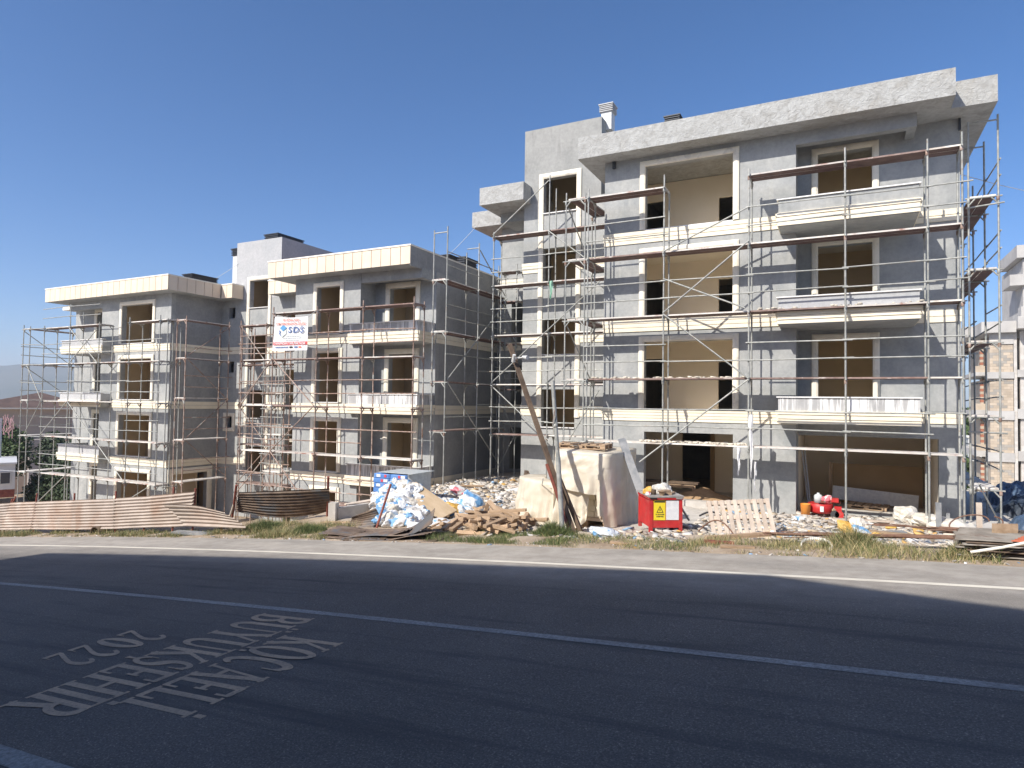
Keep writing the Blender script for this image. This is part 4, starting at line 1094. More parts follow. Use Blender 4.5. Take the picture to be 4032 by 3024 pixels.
mb.v = [tuple(c) for c in cs] + [tuple(ap)]; mb.f = [(0, 1, 4), (1, 2, 4), (2, 3, 4), (3, 0, 4)]
fix_normals(mb.build('roof', 'rooftile', hs).data)
for u, z, w, h in ((1.7, .55, .5, .16), (.6, .6, .5, .16), (-.4, -1.9, .6, .5), (2.4, -2.0, .6, .5)): hbox('window', 'glass', u, u + w, -.02, -.004, z - h / 2, z + h / 2)
hbox('wing', 'housewall2', -2.4, 3, -2.4, -.05, -9, -1.8)
# white cabin, end wall towards the viewer
tr = thing('site_cabin', 'white prefabricated cabin with one dark window at the left edge', 'cabin', (-50.4, 24, -4))
CU, CV = Vector((-.425, -.905, 0)), Vector((-.905, .425, 0)); CO = Vector((-50.4, 24, 0))
def cbox(name, mat, u0, u1, v0, v1, z0, z1):
    return beam(name, mat, CO + CU * ((u0 + u1) / 2) + CV * ((v0 + v1) / 2) + Vector((0, 0, (z0 + z1) / 2)), CU * (u1 - u0), CV * (v1 - v0), (0, 0, z1 - z0), tr)
cbox('cabin_body', 'trailer', 0, 4, 0, 6, -3.75, -2.06, tr) if False else cbox('cabin_body', 'trailer', 0, 4, 0, 6, -3.75, -2.06)
cbox('cabin_roof', 'trailer', -.08, 4.1, -.1, 6.1, -2.058, -1.93)
cbox('window', 'glass', .28, .78, -.03, -.004, -3.35, -2.62)
for a, b_, c_, d_ in ((.22, .84, -3.42, -3.352), (.22, .84, -2.618, -2.55), (.22, .278, -3.35, -2.62), (.782, .84, -3.35, -2.62)): cbox('window_frame', 'white_metal', a, b_, -.045, -.004, c_, d_)
cbox('cabin_skirt', 'redrust', 0, 4, .02, .06, -4.3, -3.78)
# white pipe and pink netting over the trees
wp = thing('pipe', 'short white upright pipe above the trees at the left edge', 'pipe', (-55.3, 25.2, -4))
stick('tube', 'white_metal', (-55.3, 25.2, -4), (-55.3, 25.2, .95), .16, wp)
mb = MB()
lr = random.Random(3)
for i in range(8):
    x = -55.0 + i * .2; pts = []
    for j in range(5): pts.append((x + lr.uniform(-.1, .1), 25.3 + lr.uniform(-.1, .1), 1.1 - .3 * j * lr.uniform(.8, 1.3) + .15 * math.sin(i)))
    mb.path(pts, .026, 5)
tag(mb.build('netting', 'pink'), 'tangle of pink netting hanging beside the white upright pipe', 'netting')

def leaf_crown(name, mat, parent, blobs, n, size, seed):
    g = np.random.default_rng(seed)
    V = []; F = []
    for (cx, cy, cz, rx, ry, rz) in blobs:
        m = int(n * rx * rz)
        d = g.normal(size=(m, 3)); d /= np.linalg.norm(d, axis=1)[:, None]
        rad = g.uniform(.55, 1.08, m) ** .6
        c = np.array([cx, cy, cz]) + d * rad[:, None] * np.array([rx, ry, rz])
        a = g.normal(size=(m, 3)); a /= np.linalg.norm(a, axis=1)[:, None]
        b = np.cross(a, d + .4 * g.normal(size=(m, 3))); b /= np.linalg.norm(b, axis=1)[:, None] + 1e-9
        s = g.uniform(.6, 1.3, m)[:, None] * size
        q = np.stack([c - a * s, c + b * s * .6, c + a * s, c - b * s * .6], 1)
        V.append(q.reshape(-1, 3)); 
    V = np.concatenate(V); F = np.arange(len(V)).reshape(-1, 4)
    me = bpy.data.meshes.new(name); o0 = base_of(parent)
    me.from_pydata((V - np.array(o0)).tolist(), [], F.tolist()); me.materials.append(MAT[mat]); me.update()
    return link(bpy.data.objects.new(name, me), parent)
def tree(label, x, y, z0, blobs, mat, seed, n=420, size=.13, group='trees behind the far left scaffold'):
    t = thing('tree', label, 'tree', (x, y, z0), group=group)
    top = max(b[2] for b in blobs)
    mb = MB().tube((x, y, z0 - .3), (x + .1, y, z0 + (top - z0) * .55), .16, 8, .09)
    for b in blobs: mb.tube((x + .1, y, z0 + (top - z0) * .45), (b[0], b[1], b[2]), .07, 6, .02)
    mb.build('trunk', 'bark', t)
    leaf_crown('crown', mat, t, blobs, n, size, seed)
tree('dense green tree under the pink netting, cut by the left edge', -58.6, 27.2, -5.2, [(-58.6, 27, -1.3, 2.3, 1.8, 1.5), (-59.8, 27, -.4, 1.6, 1.4, 1.1), (-57.0, 26.6, -2.4, 1.7, 1.5, 1.4), (-60.2, 27, -3, 2, 1.6, 1.6)], 'leaf', 1, 620)
tree('dark spreading tree seen through the far left scaffold', -52.4, 28.5, -4.6, [(-53.6, 28.5, -1.9, 1.9, 1.6, 1.5), (-51.8, 28.5, -2.4, 1.8, 1.5, 1.5), (-52.6, 28, -3.9, 2.6, 1.6, 1.3), (-54.6, 28.6, -.9, 1.0, .9, .8), (-50.4, 28.8, -3.4, 1.6, 1.4, 1.4)], 'leaf2', 2, 620)
tree('low dark bushy tree behind the left wing scaffold', -48.2, 26.8, -5.2, [(-45.6, 25.6, -4.2, 2.0, 1.2, .9), (-50.6, 26.2, -4.2, 2.0, 1.3, 1.0), (-49.4, 26.8, -2.9, 1.7, 1.4, 1.4), (-47.6, 27, -2.7, 1.7, 1.4, 1.5), (-46.0, 27, -3.4, 1.5, 1.3, 1.2), (-48.6, 26.6, -4.0, 2.6, 1.5, 1.0)], 'leaf2', 6, 620)
tree('small dark tree between the scaffold and the beige house', -56.4, 30.5, -5.4, [(-56, 30.5, -2.2, 1.3, 1.2, 1.2), (-55.4, 30.3, -3.8, 1.7, 1.3, 1.3)], 'leaf2', 4, 600)
# wooded slope seen through the gap at the right
hw = MB()
hx = [9 + 1.4 * i for i in range(26)]; hy = [70 + 3 * i for i in range(18)]
hw.grid([[(x, y, -7.5 + 9.2 * ss(70, 112, y) + 1.1 * mnoise.noise((x * .35, y * .35, 2)) + .5 * mnoise.noise((x, y, 7))) for x in hx] for y in hy])
o = hw.build('wooded_slope', 'hillwood', smooth=False); o['kind'] = 'structure'
g = np.random.default_rng(5); V = []
for _ in range(9000):
    x, y = g.uniform(9.5, 40), g.uniform(70, 118)
    z = -7.4 + 9.2 * ss(70, 112, y) + g.uniform(0, .9)
    a = g.normal(size=3) * .28; b = g.normal(size=3) * .28
    c = np.array([x, y, z]); V += [c - a, c + b, c + a, c - b]
me = bpy.data.meshes.new('scrub'); me.from_pydata([tuple(v) for v in V], [], [tuple(range(4 * i, 4 * i + 4)) for i in range(9000)]); me.materials.append(MAT['leaf']); me.update()
o = link(bpy.data.objects.new('scrub', me)); tag(o, 'green scrub covering the slope seen through the gap at right', 'scrub', kind='stuff')
for i, (x, y, z, w, h, lb) in enumerate(((11.6, 74, -4.3, 2.2, .9, 'low white house on the wooded slope, lowest one in the gap'), (12.6, 88, -1.2, 2.4, 1.0, 'white house halfway up the wooded slope in the gap'), (15.0, 104, 1.6, 3.4, 1.2, 'pale house on top of the wooded slope in the gap'))):
    t = thing('hillside_house', lb, 'house', (x, y, z), group='small houses on the wooded slope')
    cube('wall', 'white_metal', x, x + w, y, y + 3, z - 1.5, z + h * .7, t); cube('roof', 'coping', x - .15, x + w + .15, y - .15, y + 3.1, z + h * .702, z + h * .85, t)
    cube('window', 'glass', x + w * .3, x + w * .5, y - .02, y - .004, z, z + h * .45, t)
# far hill on the left horizon
mb = MB(); rows = []
for j, (dy, k) in enumerate(((-400, 0), (-160, .55), (0, 1), (400, .5))):
    rows.append([])
    for i in range(41):
        x = -3000 + i * 55
        h = (62 + 50 * ss(-1600, -2400, x) + 14 * mnoise.noise((x * .003, 4, 0)) + 5 * mnoise.noise((x * .012, 2, 0))) * (1 - .92 * ss(-1650, -1000, x))
        rows[-1].append((x, 1080 + dy - .02 * x, -18 + k * (h + 18)))
o = mb.grid(rows).build('hills', 'farhill', smooth=True); o['kind'] = 'structure'
# thin summer haze over the whole scene
hz, hnt, _b = _new('summer_haze')
hnt.nodes.remove(_b)
pv = hnt.nodes.new('ShaderNodeVolumePrincipled'); pv.inputs['Color'].default_value = (0.80, 0.88, 1.0, 1); pv.inputs['Density'].default_value = 0.0004; pv.inputs['Anisotropy'].default_value = 0.0
hnt.links.new(pv.outputs[0], hnt.nodes['Material Output'].inputs['Volume'])
o = MB().box(-3100, 3100, -3100, 3100, -40, 160).build('haze', hz); o['kind'] = 'stuff'; o['label'] = 'thin pale summer haze fading the far hill'; o['category'] = 'haze'

# thin cables across the sky
def cable(p, q, sag, label, n=10):
    pts = []
    for i in range(n + 1):
        t = i / n; v = Vector(p).lerp(Vector(q), t); v.z -= sag * 4 * t * (1 - t); pts.append(v)
    tag(MB().path(pts, .012, 5).build('cable', 'cable'), label, 'cable', 'thin cables strung between the roofs')
cable((-15.9, 27.0, 11.2), (-17.8, 25.8, 8.9), .12, 'pale cable from the concrete slab of the taller block down to the lower roof')
cable((-29.0, 25.2, 10.9), (-31.8, 24.0, 8.9), .12, 'pale cable hanging from the lower block tower to its left roof')
cable((3.2, 24.0, 9.9), (16.0, 40.0, 12.5), .8, 'pale cable running right from the corner of the taller block')
cable((-60, 22, -2.2), (-42, 22.3, -2.0), .15, 'dark cable in front of the trees at left')
# ------------------------------------------------------------------ corrugated fence
def sheet_part(name, mat, parent, bl, br, tr, tl, ribs, amp=.022, nu=8, bend=None, label=None):
    bl, br, tr, tl = map(Vector, (bl, br, tr, tl))
    nv = ribs * 6; nrm = ((br - bl).cross(tl - bl)).normalized()
    P = []
    for j in range(nv + 1):
        v = j / nv; row = []
        for i in range(nu + 1):
            u = i / nu
            p = bl.lerp(br, u).lerp(tl.lerp(tr, u), v)
            sv = math.sin(2 * math.pi * ribs * v); p = p + nrm * (amp * math.copysign(abs(sv) ** .7, sv)) + nrm * .012 * mnoise.noise((p.x * 1.7, p.z * 1.5, 1))
            if bend: p = p + Vector(bend(u, v))
            row.append(p)
        P.append(row)
    o = MB().grid(P).build(name, mat, parent, smooth=True)
    if label: o['label'] = label
    return o
FY = 12.9
fen = thing('corrugated_fence', 'low fence of pinkish corrugated sheets on rusty posts along the left verge', 'fence', (-21, FY, -2))
J = [(-29.6, -2.62, -29.2, -1.62), (-27.95, -2.45, -27.40, -1.38), (-25.94, -2.23, -25.76, -1.21), (-23.46, -1.99, -23.46, -.99), (-21.09, -1.73, -21.15, -.735), (-19.62, -1.54, -19.67, -.56), (-17.35, -1.27, -17.26, -.24)]
for i in range(len(J) - 1):
    a, b = J[i], J[i + 1]; off = .012 * (i % 2)
    e = .04
    sheet_part('corrugated_sheet', 'fence', fen, (a[0], FY - off, a[1]), (b[0] + e, FY - off, b[1] + .004), (b[2] + e, FY - off + .03, b[3] + .01 * (i % 3 - 1)), (a[2], FY - off + .03, a[3] - .01 * (i % 3 - 1)), 10, .030)
for a, tz in zip(J[1:], (.12, .28, .24, .22, 0, .1)):
    stick('post', 'redrust', (a[0] + .03, FY + .06, zr(a[0]) - .1), (a[2] + .03, FY + .07, a[3] + tz), .03, fen)
stick('post', 'redrust', (-28.7, 13.1, -2.9), (-27.1, 12.95, -1.15), .03, fen)
stick('post', 'redrust', (-18.22, FY + .06, -1.6), (-18.22, FY + .06, -.17), .03, fen)
stick('post', 'redrust', (-16.05, FY + .06, -1.5), (-16.05, FY + .06, -1.0), .03, fen)
fs = sheet_part('bent_sheet', 'fence', None, (-17.55, FY - .05, -1.28), (-14.87, FY - .1, -1.08), (-15.70, FY - .02, -.60), (-18.14, FY - .05, -.62), 6, .022, 14,
                bend=lambda u, v: (0, -.34 * v * v * (1 - .3 * u) + .05 * u, .05 * math.sin(math.pi * u) * v - .16 * max(0, u - .6) * v))
tag(fs, 'bent corrugated sheet curling off the right end of the pinkish fence', 'metal sheet')
mf = thing('corrugated_fence', 'separate dark rusty corrugated sheet propped on red posts left of the rubbish heap', 'fence', (-15.5, 14.6, -1.3))
sheet_part('corrugated_sheet', 'rustsheet', mf, (-17.25, 14.45, -1.04), (-14.05, 15.25, -.86), (-13.40, 14.50, -.04), (-16.75, 14.12, -.36), 9, .024, 12, bend=lambda u, v: (0, 0, -.20 * math.sin(math.pi * u) * (1 - v)))
stick('post', 'redrust', (-17.5, 14.5, -1.5), (-16.72, 14.0, -.12), .035, mf)
stick('post', 'redrust', (-14.2, 15.3, -1.2), (-13.45, 14.5, .30), .035, mf)
stick('prop', 'wood_pale', (-17.4, 14.3, -1.35), (-16.95, 14.2, -.5), .03, mf)

# heap of loose rusty sheets at the kerb
def loose_sheet(label, bl, br, tr, tl, ribs, mat='rustsheet', bend=None, nu=14, amp=.02):
    o = sheet_part('rusty_sheet', mat, None, bl, br, tr, tl, ribs, amp, nu, bend)
    sm = o.modifiers.new('thickness', 'SOLIDIFY'); sm.thickness = .006
    tag(o, label, 'metal sheet', 'loose rusty corrugated sheets by the road')
loose_sheet('curled dark corrugated sheet standing left of the white sacks', (-12.35, 13.70, -1.02), (-11.35, 13.95, -.95), (-11.48, 14.25, -.42), (-12.2, 14.1, -.70), 8, bend=lambda u, v: (0, .22 * math.sin(math.pi * v), 0), amp=.03)
loose_sheet('brown corrugated sheet leaning behind the curled dark sheet', (-12.30, 14.75, -.90), (-11.70, 14.7, -.78), (-11.66, 15.0, -.34), (-12.3, 15.0, -.53), 5, amp=.03)
for i, (lb, x0, x1, y0, z0, z1, d_, k) in enumerate((('flat rusty sheet lowest on the heap at the kerb', -11.35, -8.25, 12.30, -.98, -.66, .9, .05),
     ('second rusty sheet on the kerb heap with its front edge lifted', -11.2, -8.6, 12.36, -.90, -.58, .85, -.07),
     ('third rusty sheet on the kerb heap, waved along its edge', -11.6, -9.1, 12.42, -.88, -.58, .9, -.05),
     ('rusty sheet with a pale edge on top of the kerb heap', -11.9, -9.3, 12.5, -.86, -.60, .9, -.10))):
    loose_sheet(lb, (x0, y0, z0), (x1, y0 + .1, z1), (x1 + .1, y0 + d_, z1 + .06), (x0 - .1, y0 + d_, z0 + .06), 6, bend=(lambda u, v, k=k, i=i: (0, 0, k * math.sin(math.pi * u) + .035 * math.sin(7 * u + i * 2) * (1 - v) + .10 * max(0, u - .7) * (i % 2))), nu=22, amp=.012)
loose_sheet('long bent rusty sheet sweeping up to the right at the kerb', (-10.6, 12.55, -.88), (-8.55, 12.75, -.42), (-8.75, 13.15, -.12), (-10.2, 13.25, -.70), 6, bend=lambda u, v: (0, -.06 * u, -.16 * math.sin(math.pi * u) + .10 * u ** 3), nu=20, amp=.012)
def pallet(label, loc, rot, w, d, n, mat='wood_pale', boards_down=3, group='wooden pallets lying about the site', h=.13, gap=.42, blocks=True):
    t = thing('pallet', label, 'pallet', loc, rot=rot, group=group)
    bw = w / (n + (n - 1) * gap)
    for i in range(n):
        x = -w / 2 + i * bw * (1 + gap) + bw / 2
        cube_local('top_board', mat, t, (x, 0, h - .011), (bw, d, .022))
    for y in (-d / 2 + .05, 0, d / 2 - .05):
        cube_local('stringer', mat, t, (0, y, h - .035), (w, .095, .024))
        for x in (-w / 2 + .07, 0, w / 2 - .07): cube_local('block', mat, t, (x, y, h - .087), (.13, .095, .078))
        cube_local('bottom_board', mat, t, (0, y, .01), (w, .095, .02))
    return t
def cube_local(name, mat, parent, c, s):
    o = bpy.data.objects.new(name, unit_cube(mat)); link(o, parent)
    o.location = c; o.scale = s
    return o
pallet('broken dark pallet lying under the rusty sheets at the kerb', (-10.35, 12.75, -.90), (R(6), R(-5), R(8)), 1.15, .8, 5, 'wood_dark')

# ------------------------------------------------------------------ rubbish sacks
SACK = []
def crumple(seed, sx, sy, sz, sub=3, k=.34):
    bm = bmesh.new(); bmesh.ops.create_icosphere(bm, subdivisions=sub, radius=1)
    sv_ = Vector((seed * 7.1, seed * 3.3, 1.7))
    for v in bm.verts:
        p = v.co.copy()
        rid = lambda f, q: 1 - 2 * abs(mnoise.noise(p * f + sv_ * q))
        n = mnoise.noise(p * 1.2 + sv_) * k + rid(2.1, .7) * .17 + rid(4.6, 1.3) * .08
        p *= 1 + n
        ear = max(0, p.x * .5 + p.y * .6 - .62) + max(0, -p.x * .7 + p.y * .3 - .62)
        p += Vector((p.x, p.y, .3)) * ear * .6
        v.co = Vector((p.x * sx, p.y * sy, p.z * sz))
    me = bpy.data.meshes.new('sack'); bm.to_mesh(me); bm.free(); return me
for s in range(10): SACK.append(crumple(s, .30 + .03 * (s % 3), .23 + .03 * (s % 4), .15 + .02 * (s % 3)))
def sack(mat, x, y, z, rot, sc, label, group=None, mi=None, cat='sack', name='sack'):
    me = SACK[rng.randrange(10) if mi is None else mi]
    o = bpy.data.objects.new(name, me)
    o.location = (x, y, z); o.rotation_euler = rot; o.scale = (sc,) * 3 if isinstance(sc, (int, float)) else sc
    COL.objects.link(o)
    key = (me.name, mat)
    if key not in SACKM:
        m2 = me.copy(); m2.materials.clear(); m2.materials.append(MAT[mat]); SACKM[key] = m2
    o.data = SACKM[key]
    return tag(o, label, cat, group)
SACKM = {}
hs_ = random.Random(21)
heap = []
for i in range(104):
    v = hs_.random() ** .85; k = -.803 + (.095 + .02 * v) * hs_.random()
    y = 14.15 + 2.5 * v
    edge = 1 - abs((k + .75) / .055) ** 2
    z = -.86 + .06 + .66 * v * max(.35, min(1, edge + .35)) + hs_.uniform(-.05, .07)
    heap.append((k * y, y, max(z, gz(k * y, y) + .05), v, k, 0))
for i in range(34):
    y = 16.2 + 1.7 * hs_.random(); k = -.705 + .105 * hs_.random()
    heap.append((k * y, y, gz(k * y, y) + .06 + .25 * hs_.random() * max(0, (-.60 - k) / .1), .5, k, 1))
for i, (x, y, z, v, k, reg) in enumerate(heap):
    r_ = hs_.random()
    m = 'sack_white' if r_ < .52 else 'sack_grey' if r_ < .72 else 'sack_cream' if r_ < .84 else 'sack_blue'
    where = 'right of the board' if reg else ('near the top' if v > .66 else 'halfway up' if v > .33 else 'at the foot') + (' left' if k < -.775 else ' right' if k > -.725 else '')
    lb = {'sack_white': 'crumpled white sack with blue print', 'sack_grey': 'greyish translucent sack', 'sack_cream': 'cream plastic sack', 'sack_blue': 'mostly blue and white sack'}[m] + ' ' + where + ' in the rubbish heap'
    sack(m, x, y, z, (hs_.uniform(-1.0, 1.0), hs_.uniform(-.9, .9), hs_.uniform(0, 6.3)), (hs_.uniform(.45, .85), hs_.uniform(.5, .9), hs_.uniform(.5, .95)), lb, 'sacks of the rubbish heap')
sack('sack_orange', -10.15, 16.35, -.62, (.2, .5, .6), (1.0, .7, .9), 'bright orange bag at the right foot of the rubbish heap')
sack('sack_blue', -9.95, 17.0, -.5, (.4, .6, .5), .95, 'large white sack with a blue panel tipped on the right of the rubbish heap', mi=2)
sack('sack_white', -9.15, 14.0, -.66, (.2, .1, .9), .9, 'flat white and blue sack beside the timber pile')
sack('sack_white', -9.7, 13.7, -.70, (.1, .2, .2), .8, 'small white blue sack between the rusty sheets and the timber pile')
sack('sack_pink', -12.0, 19.4, -.55, (.2, .3, .4), .8, 'white bag with red print lying on the rubble in the alley')

# blue cement bags on a pallet
cp = thing('cement_pallet', 'pallet of blue cement bags wrapped in clear film behind the rubbish heap', 'pallet of bags', (-13.0, 17.6, -.62))
def bag_mesh(w, d, h, seed):
    bm = bmesh.new(); bmesh.ops.create_cube(bm, size=1); bmesh.ops.subdivide_edges(bm, edges=bm.edges[:], cuts=4, use_grid_fill=True)
    for v in bm.verts:
        e = max(abs(v.co.x), abs(v.co.y)) * 2
        v.co.z *= (1 - .35 * max(0, e - .5)); v.co += Vector((0, 0, .03 * mnoise.noise(v.co * 4 + Vector((seed, 0, 0)))))
        v.co = Vector((v.co.x * w, v.co.y * d, v.co.z * h))
    for f in bm.faces: f.smooth = True
    me = bpy.data.meshes.new('bag'); bm.to_mesh(me); bm.free(); return me
BAGM = [bag_mesh(.66, .42, .20, i) for i in range(3)]
for me in BAGM: me.materials.append(MAT['cement_bag'])
for k in range(4):
    for i in range(2):
        for j in range(3):
            o = bpy.data.objects.new('bag', BAGM[(k + i + j) % 3]); link(o, cp)
            o.location = (-.50 + .68 * i + .02 * (k % 2), -.36 + .43 * j, .24 + .155 * k)
            o.scale = (1, 1, .9)
            if j == 0:
                x = o.location.x
                for nm, mt, dx, w in (('red_mark', 'bag_red', .02 + .12 * ((k + i) % 2), .09), ('white_label', 'white', .17 if (k + i) % 2 == 0 else -.14, .16)):
                    cube_local(nm, mt, cp, (x + dx, -.36 - .213, .24 + .155 * k + .01), (w, .012, .085))
for x in (-.75, 0, .72): cube_local('block', 'wood', cp, (x, -.5, -.02), (.14, .12, .12))
cube_local('pallet_deck', 'wood', cp, (0, .05, .07), (1.6, 1.25, .05))
cube_local('film_side', 'plastic_clear', cp, (.57, .07, .48), (.012, 1.28, .70))
cube_local('film_top', 'plastic_clear', cp, (.06, .07, .835), (1.34, 1.3, .012))

# board and beam lying over the sacks, red steel posts
bd = thing('board', 'long brown formwork board sloping down over the rubbish heap', 'board', (-10.95, 16.0, -.42))
_a = Vector((2.15, -1.0, -.56)); _b = Vector((.25, .8, .35)); _b = (_b - _a * (_b.dot(_a) / _a.length_squared)).normalized(); _n = _a.cross(_b).normalized()
beam('face', 'board', Vector((-10.95, 15.95, -.36)), _a, _b * .62, _n * .03, bd)
for k in (-.26, .0, .26): beam('rib', 'wood', Vector((-10.95, 15.95, -.36)) + _b * k - _n * .04, _a, _b * .07, _n * .05, bd)
tb = beam('timber_beam', 'wood', (-12.15, 16.9, -.22), Vector((1.1, -.55, -.22)), Vector((.06, .12, 0)), Vector((.03, -.01, .13)), None)
tag(tb, 'thick timber stub across the top of the rubbish heap', 'timber')
for p, q, lb in (((-11.25, 14.0, -.95), (-11.05, 14.35, .27), 'red rusty steel post standing in front of the rubbish heap'), ((-9.8, 14.4, -.80), (-8.75, 14.6, -.48), 'red rusty steel post lying right of the rubbish heap')):
    tag(MB().tube(p, q, .032, 8).build('steel_post', 'redrust'), lb, 'post')
# concrete stub wall and earth at the left of the heap
sw = MB().obox((-13.42, 14.72, -.80), (.11, .03, 0), (-.04, .12, 0), (0, 0, .32)).obox((-13.2, 15.3, -.86), (.16, .5, .02), (-.07, .02, 0), (0, 0, .24))
tag(MB().obox((-12.9, 16.6, -.52), (.55, 1.3, .10), (-.12, .05, 0), (0, 0, .02)).build('plank', 'wood_pale'), 'long pale plank sloping up behind the broken concrete wall', 'plank')
tag(sw.build('concrete_wall', 'concrete'), 'low broken concrete wall left of the rubbish heap', 'wall')
tag(MB().obox((-12.85, 14.6, -.98), (.75, .14, .05), (-.02, .1, 0), (0, 0, .015)).build('plank', 'wood'), 'thin plank on the earth left of the rubbish heap', 'plank')

# ------------------------------------------------------------------ timber pile
tp = random.Random(5)
TIMB = []
for i in range(70):
    u = tp.random(); v = tp.random()
    x = -9.2 + 2.4 * u; y = 13.5 + 2.0 * v
    hgt = max(0, 1 - ((u - .5) / .6) ** 2) * (1 - abs(v - .5)) * .48
    z = gz(x, y) + .05 + hgt * tp.uniform(.1, 1)
    L = tp.choice([.35, .45, .6, .8, 1.0, 1.3]) ; w = tp.uniform(.05, .08); h = tp.uniform(.045, .07)
    o = bpy.data.objects.new('timber_offcut', unit_cube('wood')); COL.objects.link(o)
    o.location = (x, y, z); o.scale = (L, w * 1.5, h * 1.4); o.rotation_euler = (tp.uniform(-.3, .3), tp.uniform(-.35, .35), tp.choice([tp.uniform(-.5, .5), tp.uniform(1.0, 2.2)]))
    tag(o, ('short' if L < .5 else 'long' if L > .75 else 'medium') + ' sawn timber offcut ' + ('at the front' if v < .33 else 'in the middle' if v < .66 else 'at the back') + (' left' if u < .33 else ' right' if u > .66 else '') + ' of the timber pile', 'timber', 'timber offcuts in the pile')
for c, ax, sx, lb in (((-7.75, 14.6, -.30), Vector((1.25, -1.0, -.42)), .12, 'long brown beam sloping across the timber pile'), ((-8.35, 14.2, -.42), Vector((1.2, -.3, .18)), .1, 'second long beam on the left of the timber pile'), ((-8.2, 13.45, -.62), Vector((1.6, .1, .06)), .09, 'plank lying along the front of the timber pile'), ((-8.6, 15.3, -.42), Vector((.14, .1, .5)), .1, 'upright timber stub behind the timber pile')):
    y_ = ax.orthogonal().normalized(); z_ = ax.cross(y_).normalized()
    tag(beam('timber_beam', 'wood', c, ax, y_ * sx, z_ * .07, None), lb, 'timber')
pallet('narrow dark pallet standing on edge left of the wrapped blocks', (-8.72, 18.1, -.16), (R(82), R(0), R(-62)), .95, 1.15, 5, 'wood_dark')
sack('sack_orange', -8.45, 18.4, -.05, (.2, .5, .6), (.5, .4, .7), 'small orange bag hanging on the standing dark pallet')

# ------------------------------------------------------------------ poles with floodlight
wp = thing('leaning_beam', 'tall brown timber pole leaning left in front of the wrapped blocks', 'pole', (-5.55, 14.1, -.55))
d_ = Vector((-7.36 + 5.52, .1, 3.99 + .55)); n_ = d_.orthogonal().normalized()
beam('beam', 'wood_dark', (-6.44, 14.15, 1.72), d_, n_ * .10, d_.cross(n_).normalized() * .10, wp)
beam('splice', 'redrust', (-5.95, 14.05, .35), d_ * .33, n_ * .06, d_.cross(n_).normalized() * .05, wp)
beam('splice', 'wood_dark', (-5.70, 14.24, .12), Vector((-.62, 0, 1.3)), Vector((.09, 0, .04)), Vector((0, .08, 0)), wp)
cl = thing('floodlight', 'small white twin floodlight clamped near the top of the leaning timber pole', 'floodlight', (-7.15, 14.1, 3.6))
stick('bracket', 'white_metal', (-7.2, 14.12, 3.62), (-6.78, 14.02, 3.66), .018, cl)
MB().tube((-7.17, 14.05, 3.55), (-7.11, 13.98, 3.71), .05, 10, .04).build('lamp_head', 'white_metal', cl)
MB().tube((-6.90, 14.02, 3.66), (-6.74, 13.96, 3.63), .03, 10, .055).build('lamp_head', 'white_metal', cl)
sp = thing('steel_pole', 'pale galvanised steel pole standing beside the leaning timber pole', 'pole', (-5.73, 13.84, -.5))
stick('lower_tube', 'galv', (-5.72, 13.84, -.55), (-5.88, 13.87, 1.3), .062, sp); stick('upper_tube', 'galv', (-5.88, 13.87, 1.3), (-6.05, 13.9, 3.07), .05, sp)
stick('clamp', 'rustpole', (-5.985, 13.80, 2.05), (-5.94, 13.78, 2.38), .012, sp); stick('clamp', 'galv', (-5.96, 13.88, 1.98), (-5.965, 13.88, 2.06), .064, sp)
stick('stay_wire', 'cable', (-6.0, 13.85, 3.0), (-8.9, 18.4, .3), .006, sp) if False else None
tag(MB().tube((-6.35, 14.1, .75), (-8.9, 19.5, -.6), .012, 5).build('cable', 'cable'), 'thin grey cable from the leaning pole down to the rubble', 'cable')
